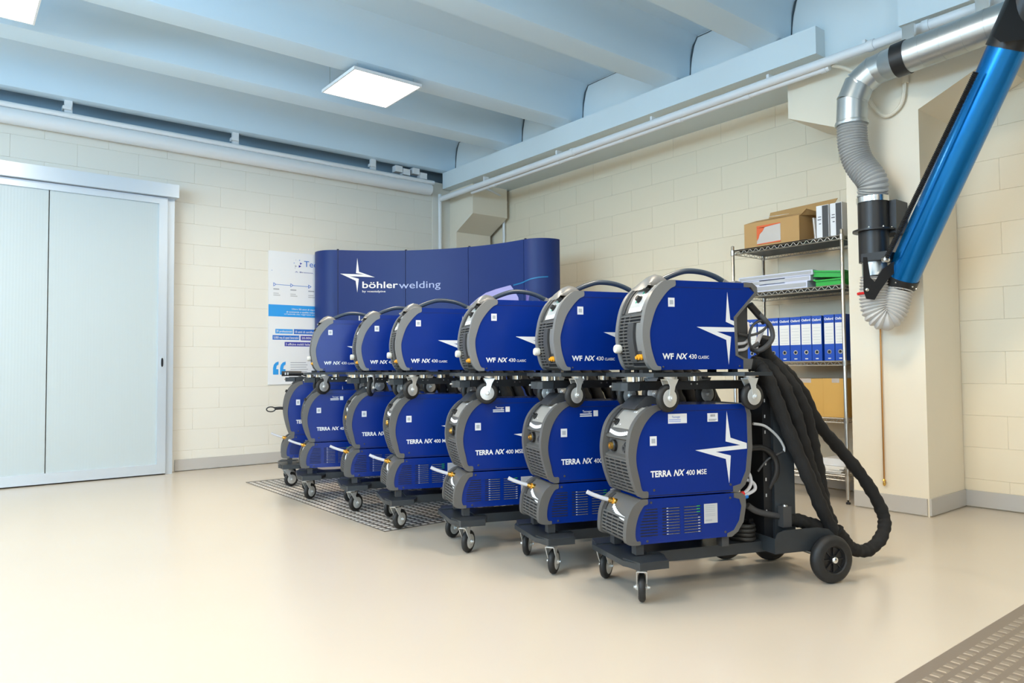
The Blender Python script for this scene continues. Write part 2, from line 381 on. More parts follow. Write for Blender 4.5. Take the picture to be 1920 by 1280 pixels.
for a, q in (((1545, 112), (1680, 150)), ):
    P = [onx(1560, 122, 4.72), onx(1590, 130, 4.80), onx(1625, 150, 4.84), onx(1632, 190, 4.845), onx(1660, 218, 4.845), onx(1690, 195, 4.845), onx(1697, 150, 4.845)]
    t = thing('flexible_conduit', 'thin cream conduit looping on the column behind the steel elbow', 'conduit', P[-1])
    bm = new(); tube(bm, [x-P[-1] for x in P], .012, 8); obj('conduit_run', bm, M_conc, t)
    bm = new(); cyl(bm, V(0, 0, -.02), V(0, 0, .03), .022, 10); obj('gland', bm, M_conc, t)
t = thing('copper_pipe', 'thin copper gas pipe down the cream column', 'pipe', (4.855, 2.20, .19))
A = onx(1658, 902, 4.855); B = onx(1650, 600, 4.855); t.location = A
bm = new(); cyl(bm, V(0, 0, 0), B-A, .0055, 8); obj('pipe_run', bm, M_copper, t)
bm = new(); lathe(bm, V(0, 0, -.03), V(0, 0, 1), [(0, .004), (.008, .009), (.02, .010), (.03, .006), (.035, .012), (.045, .006)], 10); obj('end_fitting', bm, M_brass, t)
# ================================================================== FUME ARM
t = thing('extraction_arm', 'bright blue fume extraction arm on black swivel by the column', 'extraction arm', (4.675, 2.16, 1.9)); O3 = V(4.675, 2.16, 1.9)
def rel(p): return p-O3
zt = atd(1643, 374, 4.6).z; zm = atd(1643, 432, 4.6).z; zl = atd(1643, 482, 4.6).z; zk = atd(1643, 520, 4.6).z
bm = new(); cyl(bm, V(0, 0, zl-1.93), V(0, 0, zt-1.9), .089, 28); obj('swivel_pipe', bm, M_blk, t)
bm = new(); lathe(bm, V(0, 0, zm-1.905), V(0, 0, 1), [(0, .09), (0, .122), (.012, .122), (.012, .09)], 28); fl = obj('flange', bm, M_blk, t)
bm = new()
for k in range(8):
    a = k*math.pi/4+.2; lathe(bm, V(.107*math.cos(a), .107*math.sin(a), zm-1.895), V(0, 0, 1), [(0, .008), (.006, .008), (.006, .004), (.012, .004)], 8)
obj('bolt', bm, M_chrome, fl)
bm = new(); box(bm, .03, .19, -.13, .02, zm-1.9-.02, zt-1.9-.01); bev(bm, .006); obj('wall_bracket', bm, M_blk, t)
T0 = rel(atd(1691, 521, 4.55)); T1 = rel(atd(1893, 80, 3.88)); ax = (T1-T0).normalized()
bm = new(); cyl(bm, T0, T1, .0965, 40); obj('blue_tube', bm, M_btube, t)
bm = new(); lathe(bm, T0-ax*.045, ax, [(0, .088), (0, .101), (.055, .101), (.055, .09)], 32); co = obj('lower_collar', bm, M_blk, t)
bm = new(); u_, v_ = frame_of(ax)
for k in range(12):
    a = k*math.pi/6; c = u_*math.cos(a)+v_*math.sin(a); lathe(bm, T0-ax*(.012 if k % 2 else .033)+c*.100, c, [(0, .006), (.003, .005), (.004, .001)], 8)
obj('rivet', bm, M_chrome, co)
bm = new(); corrugated(bm, [rel(atd(1641, 520, 4.6)), rel(atd(1639, 560, 4.6)), rel(atd(1645, 585, 4.59)), rel(atd(1662, 594, 4.57)), rel(atd(1676, 576, 4.56)), T0-ax*.03], .082, .007, .019, 28); obj('lower_flex_hose', bm, M_flexw, t)
bm = new(); cyl(bm, V(0, 0, zl-1.9), rel(atd(1641, 520, 4.6)), .074, 24); obj('inner_sleeve', bm, M_galv, t)
pl = [(1618, 482), (1626, 482), (1632, 520), (1640, 528), (1654, 505), (1672, 492), (1700, 482), (1690, 500), (1668, 520), (1650, 545), (1640, 562), (1624, 560), (1619, 545)]
bm = new(); A_ = [rel(atd(x, y, 4.49)) for x, y in pl]; B_ = [rel(atd(x, y, 4.50)) for x, y in pl]
va = [bm.verts.new(p) for p in A_]; vb = [bm.verts.new(p) for p in B_]; bm.faces.new(va); bm.faces.new(vb[::-1])
for i in range(len(pl)): j = (i+1) % len(pl); bm.faces.new((va[i], vb[i], vb[j], va[j]))
jp = obj('joint_plate', bm, M_blk, t)
bm = new(); c = rel(atd(1625, 543, 4.488)); lathe(bm, c, -fwd, [(0, .012), (.006, .011), (.01, .004)], 14); obj('pivot_bolt', bm, M_chrome, jp)
bm = new(); box(bm, -.09, .10, -.12, .04, zl-1.93, zl-1.88); obj('saddle', bm, M_blk, t)
bm = new(); a = rel(atd(1622, 549, 4.5)); b = rel(atd(1608, 551, 4.5)); rings(bm, [a, b], .009, 10); obj('red_lever', bm, M_red, t)
bm = new(); a = rel(atd(1661, 486, 4.45)); b = rel(atd(1830, 135, 3.90)); n_ = 120
P = [a.lerp(b, i/(n_*2)) for i in range(n_*2+1)]; rings(bm, P, [.017 if i % 2 else .012 for i in range(n_*2+1)], 12); sp = obj('balance_spring', bm, M_blk, t)
bm = new(); lathe(bm, a, -fwd, [(-.02, .02), (.012, .02), (.016, .01)], 14); obj('spring_bolt', bm, M_chrome, sp)
bm = new(); lathe(bm, T1-ax*.03, ax, [(0, .09), (0, .106), (.30, .106), (.30, .09)], 32); obj('upper_collar', bm, M_blk, t)
ul = [(1862, 68), (1876, 79), (1920, 74), (1960, -20), (1905, -40), (1890, 8)]
bm = new(); va = [bm.verts.new(rel(atd(x, y, 3.74))) for x, y in ul]; vb = [bm.verts.new(rel(atd(x, y, 3.80))) for x, y in ul]; bm.faces.new(va); bm.faces.new(vb[::-1])
for i in range(len(ul)): j = (i+1) % len(ul); bm.faces.new((va[i], vb[i], vb[j], va[j]))
bev(bm, .004); obj('upper_joint', bm, M_blk, t)
# duct to ceiling
t = thing('steel_duct', 'galvanised duct with segmented elbow and grey flexible hose above the swivel', 'duct', (4.675, 2.16, 1.9))
XD = 4.60; DZ = 2.83
H = [V(0, 0, zt-1.9), V(0, .0, zt-1.86), rel(atd(1635, 340, 4.62)), rel(atd(1610, 305, 4.68)), rel(atd(1599, 270, 4.70)), rel(atd(1597, 225, 4.70))]
bm = new(); corrugated(bm, H, .088, .0045, .018, 28); obj('flexible_hose', bm, M_flex, t)
bm = new(); lathe(bm, V(0, 0, zt-1.915), V(0, 0, 1), [(0, .088), (0, .096), (.035, .096), (.035, .088)], 28); obj('hose_clamp', bm, M_chrome, t)
E0 = rel(atd(1597, 232, 4.70)); E = [E0, rel(atd(1598, 190, 4.70)), rel(atd(1611, 158, 4.69)), rel(atd(1637, 134, 4.64)), rel(atd(1665, 121, 4.56)), rel(onx(1694, 109, XD-.02))]
bm = new(); lathe(bm, E0-V(0, 0, .012), V(0, 0, 1), [(0, .09), (0, .099), (.012, .102), (.024, .099), (.024, .09)], 28); obj('swaged_ring', bm, M_galv, t)
for a, b in zip(E, E[1:]):
    bm = new(); d = (b-a); L_ = d.length; d.normalize(); lathe(bm, a-d*.02, d, [(.012, .093), (.0121, .0965), (.020, .0965), (.0201, .093), (L_+.03, .093)], 32); obj('elbow_segment', bm, M_galv, t)
a = E[-1]; b = rel(onx(1905, 30, XD-.03)); d = (b-a).normalized(); L_ = (b-a).length+.6
pr = [(0, .098)]; s = .0
while s < L_-.1: s += .115; pr += [(s-.004, .098), (s-.0039, .0998), (s+.0039, .0998), (s+.004, .098)]
bm = new(); lathe(bm, a, d, pr+[(L_, .098)], 36); obj('spiral_duct', bm, M_galv, t)
bm = new(); lathe(bm, a+d*.0, d, [(-.045, .09), (-.045, .102), (.03, .103), (.03, .09)], 32); obj('rubber_sleeve', bm, M_blk, t)
for s in (.02, .42):
    bm = new(); c = a+d*s; box(bm, c.x-.012, c.x+.012, c.y-.05, c.y+.02, c.z+.07, c.z+.19); obj('hanger', bm, M_chrome, t)
# ================================================================== SHELF
SX0, SX1, SY0, SY1 = 4.905, 5.33, 2.485, 3.365
tiers = [1.858, 1.513, .982, .584, .186]
sh = thing('wire_shelving', 'chrome wire shelving unit beside the cream column', 'shelf', (SX0, SY0, 0))
for x in (0, SX1-SX0):
    for y in (0, SY1-SY0):
        bm = new(); lathe(bm, V(x, y, 0), V(0, 0, 1), [(.03, .0125), (1.895, .0125), (1.90, .009)], 14); po = obj('post', bm, M_wire, sh)
        bm = new(); lathe(bm, V(x, y, 0), V(0, 0, 1), [(0, .014), (.006, .016), (.014, .013), (.016, .006), (.032, .006)], 12); obj('levelling_foot', bm, M_blk, po)
W_, D_ = SY1-SY0, SX1-SX0
def wire_shelf():
    bm = new()
    for x, y0, y1 in ((0, 0, W_), (D_, 0, W_)):
        for z in (0, -.028): cyl(bm, V(x, y0, z), V(x, y1, z), .0042, 6)
        n = 34
        rings(bm, [V(x, y0+(y1-y0)*i/n, -.028 if i % 2 else 0) for i in range(n+1)], .0034, 5)
    for y in (0, W_):
        for z in (0, -.026): cyl(bm, V(0, y, z), V(D_, y, z), .0032, 6)
        rings(bm, [V(D_*i/12, y, -.026 if i % 2 else 0) for i in range(13)], .0024, 5)
    for x in (0, D_):
        for y in (0, W_): cyl(bm, V(x, y, -.032), V(x, y, .006), .017, 12)
    for k in (1, 2): cyl(bm, V(D_*k/3, 0, -.004), V(D_*k/3, W_, -.004), .003, 6)
    return mesh(bm, M_wire, 'shelf_edge')
def wire_deck():
    bm = new(); n = 34
    for i in range(1, n): cyl(bm, V(0, W_*i/n, 0.002), V(D_, W_*i/n, .002), .0018, 5)
    return mesh(bm, M_wire, 'wire_deck')
ws = wire_shelf(); wd = wire_deck()
for z in tiers:
    s = link('shelf', ws, sh, (0, 0, z)); link('wire_deck', wd, s)
ZT = [z+.005 for z in tiers]
XFs = SX0+.012
def ypx(px, py, x): return onx(px, py, x).y
# dark liner on the top shelf
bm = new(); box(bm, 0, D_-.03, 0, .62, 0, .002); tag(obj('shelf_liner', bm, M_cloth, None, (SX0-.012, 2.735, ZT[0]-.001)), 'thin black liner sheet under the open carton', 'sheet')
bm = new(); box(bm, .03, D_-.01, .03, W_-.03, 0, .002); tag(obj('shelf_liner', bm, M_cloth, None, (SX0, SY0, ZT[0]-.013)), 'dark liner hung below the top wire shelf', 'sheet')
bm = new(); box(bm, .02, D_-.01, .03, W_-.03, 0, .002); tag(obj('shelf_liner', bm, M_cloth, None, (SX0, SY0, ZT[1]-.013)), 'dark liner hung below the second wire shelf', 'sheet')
# open cardboard box
def carton(name, label, x0, y0, z0, dx, dy, dz, material, flaps=False, group=None):
    t = thing(name, label, 'box', (x0, y0, z0), 0, group); k = .004
    bm = new()
    if flaps:
        for a in ((0, dx, 0, dy, 0, k), (0, k, 0, dy, k, dz), (dx-k, dx, 0, dy, k, dz), (k, dx-k, 0, k, k, dz), (k, dx-k, dy-k, dy, k, dz)): box(bm, *a)
    else: box(bm, 0, dx, 0, dy, 0, dz); bev(bm, .003)
    obj('carton_body', bm, material, t); return t
y0 = ypx(1499, 449, 4.94); y1 = ypx(1396, 462, 4.94)
bx = carton('open_carton', 'open brown cardboard box with shipping pouch on the top shelf', 4.94, y0, ZT[0]+.003, .30, y1-y0, .195, M_card, True)
dy = y1-y0
def flap(pts): 
    bm = new(); P = [Vector(p) for p in pts]; n = (P[1]-P[0]).cross(P[2]-P[0]).normalized()*.004
    a = [bm.verts.new(p) for p in P]; b = [bm.verts.new(p+n) for p in P]; bm.faces.new(a); bm.faces.new(b[::-1])
    for i in range(len(P)): j = (i+1) % len(P); bm.faces.new((a[i], b[i], b[j], a[j]))
    obj('flap', bm, M_card, bx)
flap([(0, 0, .195), (0, dy, .195), (.12, dy-.03, .235), (.12, .02, .235)])
flap([(.30, 0, .195), (.30, dy, .195), (.34, dy-.02, .33), (.34, -.12, .345), (.33, -.06, .25)])
flap([(.01, 0, .195), (.29, 0, .195), (.27, -.09, .215), (.03, -.04, .24)])
bm = new(); box(bm, -.002, 0, .15, .35, .02, .165); po = obj('document_pouch', bm, mat('grey_pouch', (.55, .51, .47), .25), bx, (0, .0, 0))
bm = new(); prism(bm, [(.15, .165), (.35, .165), (.35, .15), (.30, .145), (.26, .15), (.2, .155), (.15, .158)], 'x', -.0035, -.002); prism(bm, [(.35, .15), (.35, .05), (.335, .07), (.325, .1), (.30, .12), (.28, .15)], 'x', -.0035, -.002); prism(bm, [(.15, .02), (.35, .02), (.35, .026), (.15, .03)], 'x', -.0035, -.002)
obj('pouch_print', bm, mat('orange_red_print', (.72, .11, .02), .4), po)
bm = new(); prism(bm, [(.03, .10), (.09, .30), (.09, .36), (.03, .2)], 'z', 0, .001); s = obj('packing_tape', bm, M_stk, bx); s.location = (.01, 0, .2165); s.rotation_euler = (0, -.32, 0)
# white binders on top
def white_binder(ya, yb, label):
    t = thing('white_binder', label, 'binder', (4.935, ya, ZT[0]), 0, 'white binders on the top shelf'); wv = yb-ya
    bm = new(); box(bm, 0, .27, 0, wv, 0, .235); bev(bm, .003); obj('cover', bm, M_stk, t)
    bm = new(); box(bm, -.0012, 0, .003, wv*.52, .004, .231); obj('spine_strip', bm, M_bezd, t)
    bm = new(); rects(bm, [(wv*.62, wv*.8, .10, .107), (wv*.6, wv*.9, .13, .137), (wv*.6, wv*.86, .15, .156)], lambda u, v: (-.001, u, v)); obj('handwriting', bm, M_ink, t)
ya, yb, yc, yd = ypx(1579, 420, 4.935), ypx(1557, 420, 4.935), ypx(1554, 420, 4.935), ypx(1531, 420, 4.935)
white_binder(ya, yb, 'white binder with grey spine strip, nearest the column'); white_binder(yc, yd, 'white binder with grey spine strip, next to the open carton')
t = thing('plastic_folder', 'thin clear plastic folder leaning between carton and white binder', 'folder', (4.945, ypx(1529, 425, 4.94), ZT[0]))
bm = new(); box(bm, 0, .24, 0, .012, 0, .16); bev(bm, .002); o = obj('folder_sleeve', bm, M_clear, t); o.rotation_euler = (-.08, 0, 0)
bm = new(); box(bm, .005, .235, .003, .009, .004, .15); o = obj('paper_inside', bm, M_paper, t); o.rotation_euler = (-.08, 0, 0)
# foam slabs and green trays
def slab(label, ya, yb, z, h, dx, x0, notch=False):
    t = thing('foam_slab', label, 'packaging', (x0, ya, z), 0, 'film wrapped foam slabs'); bm = new()
    if notch: box(bm, 0, dx, 0, (yb-ya)*.35, 0, h); box(bm, .10, dx, (yb-ya)*.35, yb-ya, 0, h); box(bm, 0, .1, (yb-ya)*.72, yb-ya, 0, h)
    else: box(bm, 0, dx, 0, yb-ya, 0, h)
    bev(bm, .006, 2); obj('foam_body', bm, M_foam, t)
    bm = new(); box(bm, -.002, .0, .01, yb-ya-.01, h*.2, h*.8); obj('film_fold', bm, M_clear, t)
slab('lowest wrapped foam slab on the second shelf', 2.76, 3.30, ZT[1], .050, .37, 4.93)
slab('middle wrapped foam slab with a cut-out on the second shelf', 2.74, 3.32, ZT[1]+.051, .040, .36, 4.94, True)
slab('topmost wrapped foam slab on the second shelf', 2.72, 3.335, ZT[1]+.092, .036, .37, 4.935)
def tray(label, y, z, x, rz, tilt):
    t = thing('green_tray', label, 'tray', (x, y, z), rz, 'green plastic trays'); bm = new()
    for a in ((0, .2, 0, .2, 0, .006), (0, .2, 0, .006, .006, .05), (0, .2, .194, .2, .006, .05), (0, .006, .006, .194, .006, .045), (.194, .2, .006, .194, .006, .05)): box(bm, *a)
    o = obj('tray_body', bm, M_grn, t); o.rotation_euler = (tilt, 0, 0)
    bm = new(); box(bm, -.012, .212, -.012, 0, .042, .054); box(bm, -.012, .212, .2, .212, .042, .054); box(bm, -.012, 0, 0, .2, .036, .046); o = obj('tray_rim', bm, M_grn, t); o.rotation_euler = (tilt, 0, 0)
tray('lower green plastic tray at the shelf end by the column', 2.50, ZT[1], 4.94, 0, 0)
tray('upper green plastic tray tilted on the lower one', 2.53, ZT[1]+.056, 4.97, .06, .10)
# blue binders
edges = [(1585.5, 1566), (1564.5, 1545.5), (1541, 1522.5), (1521.5, 1502.5), (1501.5, 1482), (1481, 1461.5), (1460, 1441), (1439.5, 1421), (1419.5, 1401)]
words = ['nearest the column', 'second from the column', 'third from the column, after the dark gap', 'fourth from the column', 'fifth from the column', 'sixth from the column', 'seventh from the column', 'eighth from the column, partly behind the cables', 'ninth from the column, behind the wire feeder']
for (pa, pb), wd_ in zip(edges, words):
    a = ypx(pa, 640, 4.925); b = ypx(pb, 640, 4.925); wv = b-a; hh = .325-.004*random.random()
    t = thing('lever_arch_binder', 'blue binder with white spine label, '+wd_, 'binder', (4.925, a, ZT[2]), 0, 'blue lever-arch binders')
    bm = new(); box(bm, 0, .29, 0, .003, 0, hh); box(bm, 0, .29, wv-.003, wv, 0, hh); box(bm, 0, .003, .003, wv-.003, 0, hh); obj('cover', bm, M_bind, t)
    bm = new(); box(bm, .02, .27, .006, wv*.55, .006, hh-.01); obj('paper_stack', bm, M_paper, t)
    bm = new(); box(bm, -.0012, 0, .003, wv-.003, .118, hh-.058); sl = obj('spine_label', bm, M_paper, t)
    bm = new(); rects(bm, [(wv*.15, wv*.85, z_, z_+.0016) for z_ in (.13, .15, .17, .19, .215, .235)], lambda u, v: (-.0016, u, v)); obj('ruled_lines', bm, M_gtxt, sl)
    bm = new(); lathe(bm, V(0, wv/2, .062), V(-1, 0, 0), [(0, .016), (.003, .016), (.003, .010), (.001, .010)], 18); ho = obj('finger_hole', bm, M_chrome, t)
    bm = new(); lathe(bm, V(0, wv/2, .062), V(-1, 0, 0), [(0, .010), (.0022, .010)], 16); obj('hole_dark', bm, M_slot, ho)
    link('lettering', text_mesh([('Oxford', wv*.06, wv*.94, hh-.037, .017, .03)], lambda u, v: (-.0018, wv-u, v), M_white), t)
    bm = new(); rects(bm, [(wv*.36, wv*.64, .012, .019)], lambda u, v: (-.001, u, v)); obj('foot_mark', bm, M_white, t)
# lower shelf boxes
ya, yb = ypx(1588, 740, 4.93), ypx(1543, 740, 4.93)
def seam_carton(label, ya, yb, h, x0):
    t = carton('closed_carton', label, x0, ya, ZT[3], .34, yb-ya, h, M_card2, False, 'ochre cartons'); wv = yb-ya
    bm = new(); box(bm, -.001, 0, wv*.30, wv*.62, h-.03, h+.001); box(bm, 0, .34, wv*.30, wv*.62, h, h+.001); obj('packing_tape', bm, M_clear, t)
seam_carton('ochre carton on the fourth shelf nearest the column', ya, yb-.003, .272, 4.93)
seam_carton('ochre carton on the fourth shelf behind the black hoses', yb, yb+.30, .270, 4.935)
t = thing('carton_tray', 'brown cardboard lid lying at the back of the fourth shelf', 'box', (5.0, 3.06, ZT[3])); bm = new(); box(bm, 0, .28, 0, .27, 0, .30); bev(bm, .003); obj('carton_body', bm, M_card, t)
t = thing('paper_stack', 'loose stack of white paper on the bottom shelf', 'paper', (4.93, 2.53, ZT[4])); 
for i in range(7):
    bm = new(); box(bm, 0, .30, 0, .42, 0, .007); o = obj('sheet_bundle', bm, M_paper, t, (random.uniform(0, .02), random.uniform(-.01, .03), i*.0075)); o.rotation_euler = (0, 0, random.uniform(-.05, .05))
t = thing('small_white_box', 'small flat white box on the paper stack of the bottom shelf', 'box', (4.96, 2.52, ZT[4]+.055)); bm = new(); box(bm, 0, .2, 0, .17, 0, .05); bev(bm, .003); obj('lid', bm, M_stk, t); bm = new(); box(bm, .004, .196, .004, .166, -.002, .0); obj('base', bm, M_paper, t)
t = thing('plastic_bag', 'crumpled clear plastic bag at the left of the bottom shelf', 'bag', (4.95, 2.80, ZT[4]+.06)); bm = new()
bmesh.ops.create_icosphere(bm, subdivisions=3, radius=.08)
for v in bm.verts: v.co *= random.uniform(.85, 1.12); v.co.z = max(0, v.co.z*.9+.06); v.co.y *= 1.1
obj('bag_film', bm, M_clear, t)
bm = new(); lathe(bm, V(0, 0, .125), V(0, 0, 1), [(0, .008), (.02, .02), (.03, .03)], 10); obj('bag_neck', bm, M_clear, t)
# ================================================================== DISPLAY WALL
pA, pB, pC = V(3.25, 7.01, 0), V(4.04, 6.40, 0), V(4.43, 5.39, 0)
def circ(a, b, c):
    D = 2*(a.x*(b.y-c.y)+b.x*(c.y-a.y)+c.x*(a.y-b.y)); q = lambda p: p.x**2+p.y**2
    return V((q(a)*(b.y-c.y)+q(b)*(c.y-a.y)+q(c)*(a.y-b.y))/D, (q(a)*(c.x-b.x)+q(b)*(a.x-c.x)+q(c)*(b.x-a.x))/D, 0)
CC = circ(pA, pB, pC); CRR = (pA-CC).length
th0 = math.atan2(pA.y-CC.y, pA.x-CC.x); th1 = math.atan2(pC.y-CC.y, pC.x-CC.x); LS = CRR*(th0-th1)
ER = .23
def bpt(s, z, off=0.):
    """s along the print from the left seam; off toward the viewer"""
    if 0 <= s <= LS:
        th = th0-s/CRR; return V(CC.x+(CRR-off)*math.cos(th), CC.y+(CRR-off)*math.sin(th), z)
    th, sg, ds = (th0, -1, -s) if s < 0 else (th1, 1, s-LS)
    rad = V(math.cos(th), math.sin(th), 0); tan = V(math.sin(th), -math.cos(th), 0)*sg
    base = CC+rad*CRR; ctr = base+rad*ER; a = ds/ER
    p = ctr+(-rad*math.cos(a)+tan*math.sin(a))*(ER+off); p.z = z; return p
def bpx(px, py):
    d = ray(px, py); a = d.x**2+d.y**2; b = 2*(d.x*(CAM.x-CC.x)+d.y*(CAM.y-CC.y)); c = (CAM.x-CC.x)**2+(CAM.y-CC.y)**2-CRR**2
    k = (-b+math.sqrt(b*b-4*a*c))/(2*a); p = CAM+d*k; return ((th0-math.atan2(p.y-CC.y, p.x-CC.x))*CRR, p.z)
BH = 2.20
dw = thing('display_wall', 'curved navy pop-up display wall with white star logo in the corner', 'display stand', (pB.x, pB.y, 0)); O4 = V(pB.x, pB.y, 0)
cuts = [-ER*1.75, 0, LS/3, 2*LS/3, LS, LS+ER*1.75]
for i, (a, b) in enumerate(zip(cuts, cuts[1:])):
    bm = new(); n = 14; g = .0025
    a2, b2 = a+g, b-g; F = []; Bk = []
    for k in range(n+1):
        s = a2+(b2-a2)*k/n; F.append([bpt(s, .02, 0)-O4, bpt(s, BH, 0)-O4]); Bk.append([bpt(s, .02, -.012)-O4, bpt(s, BH, -.012)-O4])
    f = [[bm.verts.new(p) for p in q] for q in F]; h = [[bm.verts.new(p) for p in q] for q in Bk]
    for k in range(n):
        bm.faces.new((f[k][0], f[k+1][0], f[k+1][1], f[k][1])); bm.faces.new((h[k][0], h[k][1], h[k+1][1], h[k+1][0])); bm.faces.new((f[k][1], f[k+1][1], h[k+1][1], h[k][1])); bm.faces.new((f[k][0], h[k][0], h[k+1][0], f[k+1][0]))
    for k in (0, n): bm.faces.new((f[k][0], f[k][1], h[k][1], h[k][0]))
    obj('end_panel' if i in (0, 4) else 'print_panel', bm, M_booth, dw)
for s in cuts[1:-1]:
    bm = new(); p = bpt(s, 0, -.025)-O4; cyl(bm, V(p.x, p.y, 0), V(p.x, p.y, BH+.012), .012, 8); obj('frame_pole', bm, M_blk, dw)
bf = lambda off: (lambda u, v: bpt(u, v, off)-O4)
def bq(pts): return [bpx(480+x/3.2, 420+y/3.2) for x, y in pts]
STAR_A = [(608, 203), (618, 286), (713, 319), (660, 316), (650, 303), (600, 294)]
STAR_B = [(505, 297), (650, 303), (660, 316), (713, 319), (563, 313), (617, 328), (608, 410), (598, 340)]
link('star_emblem', poly_mesh([bq(STAR_A), bq(STAR_B)], bf(.003), M_white), dw)
def btext(s, x0, x1, yb_, ytop, material, bold=0., name='lettering', off=.003):
    u0, v0 = bpx(480+x0/3.2, 420+yb_/3.2); u1, v1 = bpx(480+x1/3.2, 420+yb_/3.2); _, vt = bpx(480+x0/3.2, 420+ytop/3.2)
    link(name, text_mesh([(s, u0, u1, (v0+v1)/2, vt-v0, bold)], bf(off), material, name), dw)
btext('böhler', 638, 852, 383, 343, M_white, .012)
btext('welding', 858, 1108, 383, 340, M_paleblue)
btext('by voestalpine', 638, 777, 409, 396, M_white, .004)
btext('Lasting Connections', 617, 1075, 585, 546, M_white, .004)
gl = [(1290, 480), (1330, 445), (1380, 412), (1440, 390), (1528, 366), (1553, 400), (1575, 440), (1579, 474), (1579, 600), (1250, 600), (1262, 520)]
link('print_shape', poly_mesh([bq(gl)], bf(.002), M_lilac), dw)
gp = [(1622, 392), (1645, 415), (1690, 430), (1730, 470), (1765, 560), (1622, 560)]
def beq(pts):   # right end panel, measured from its seam
    out = []
    for x, y in pts:
        s, z = bpx(1585/3.2+480, 420+y/3.2); out.append((LS+(x-1600)/190*ER*1.1, z))
    return out
M_purple = mat('purple_print', (.13, .10, .36), .42)
link('print_shape', poly_mesh([beq(gp)], bf(.002), M_purple), dw)
ln = [(1545, 370), (1590, 358)]; le = [(1600, 354), (1660, 340), (1720, 332), (1790, 328)]
L0 = bq(ln)+beq(le); L1 = []
for a, b in zip(L0, L0[1:]): L1 += [(a[0]+(b[0]-a[0])*k/8, a[1]+(b[1]-a[1])*k/8) for k in range(8)]
L1.append(L0[-1])
link('print_line', poly_mesh([[a, b, (b[0], b[1]+.012), (a[0], a[1]+.012)] for a, b in zip(L1, L1[1:])], bf(.003), M_cyanl), dw)
# ================================================================== POSTER
YP = YB-.012
pa = ony(503.6, 469, YP); pb = ony(503.6, 721, YP)
po = thing('wall_poster', 'tall white company poster with blue band behind the display wall', 'poster', (pa.x, YP, pb.z)); PX, PZ = pa.x, pb.z; PW = 1.0; PH = pa.z-pb.z
bm = new(); box(bm, 0, PW, 0, .006, 0, PH); obj('poster_board', bm, M_poster, po)
def pp(px, py): q = ony(px, py, YP); return (q.x-PX, q.z-PZ)
pf = lambda u, v: (u, -.0015, v)
def prect(name, a, b, material, y=-.0008):
    (u0, v0), (u1, v1) = pp(*a), pp(*b); bm = new(); rects(bm, [(u0, u1, v0, v1)], lambda u, v: (u, y, v)); return obj(name, bm, material, po)
u0, v0 = pp(503.8, 592.5); _, v1 = pp(503.8, 570)
bm = new(); rects(bm, [(.001, PW-.001, v0, v1)], lambda u, v: (u, -.0008, v)); obj('blue_band', bm, M_sky, po)
def ptext(s, x0, x1, yb_, h, material, bold=0.):
    u0, v = pp(x0, yb_); u1, _ = pp(x1, yb_); link('lettering', text_mesh([(s, u0, u1, v, h, bold)], pf, material), po)
ptext('Tecnogar', 570, 632, 500, .065, M_mid)
ptext('A Brescia, in Italia', 553, 615, 510.5, .013, M_vio)
ptext('Oltre 50 anni di esperienza,', 547, 604, 580.5, .016, M_white, .006)
ptext('di economia e qualità industriale, a', 537, 604, 585.5, .016, M_white, .012)
ptext('un’azienda che raggruppa persone e', 533, 604, 589.3, .014, M_white, .004)
for a, b, c, s, (x0, x1), y in ((( 516.3, 624.8), (549, 617.2), M_sky, '39 professionisti', (518, 547.5), 622.6), ((551, 626.2), (600, 618.2), M_mid, '10 anni di certificazioni', (553, 598), 623.9),
                        ((511, 636.5), (561, 629), M_mid, '5.000 mq di spazi lavorativi', (513, 559.5), 634.4), ((563.6, 637.8), (606, 630.3), M_vio, '20.000+ clienti', (565.5, 603), 635.6), ((533.7, 648.8), (588, 641.8), M_vio, '3 officine mobili Italiane', (535.5, 586), 647)):
    prect('text_bar', a, b, c); u0, v = pp(x0, y); u1, _ = pp(x1, y); link('lettering', text_mesh([(s, u0, u1, v, .024, .012)], pf, M_white), po)
def quote(px):
    pts = [(0, 24.5), (10.2, 24.5), (10.2, 14.5), (6, 14.2), (7, 8), (10.5, 5.5), (10.5, 0), (5, 2), (1.5, 6), (0, 12)]
    return [pp(px+x, 677.5+y) for x, y in pts]
link('quote_mark', poly_mesh([quote(511.8), quote(525)], pf, M_sky), po)
for i, w_ in enumerate((29, 32, 30, 33, 31, 28)):
    prect('text_line', (544.5, 680.3+i*4.2), (544.5+w_, 678.8+i*4.2), M_gtxt)
L_ = [(513, 533), (515.8, 534.5), (546, 536), (549, 537), (579, 538), (582, 539), (612, 540)]
for x, y in ((512.5, 533), (544.5, 535), (578, 537.5)):
    link('timeline_arrow', poly_mesh([[pp(x, y-4), pp(x+6, y), pp(x, y+3.6)]], pf, M_mid), po)
    link('timeline_arrow_core', poly_mesh([[pp(x+1, y-2.2), pp(x+4, y), pp(x+1, y+2)]], lambda u, v: (u, -.002, v), M_poster), po)
    prect('text_line', (x, y+9.5), (x+11, y+7.8), M_gtxt); prect('text_line', (x, y+17), (x+10, y+16), M_lbl); prect('text_line', (x, y+20.5), (x+13, y+19.5), M_lbl)
for (xa, ya_), (xb, yb_) in (((518.5, 533), (544.5, 535)), ((550.5, 535.2), (578, 537.5))):
    link('timeline', poly_mesh([[pp(xa, ya_+.4), pp(xb, yb_+.4), pp(xb, yb_-.4), pp(xa, ya_-.4)]], pf, M_mid), po)
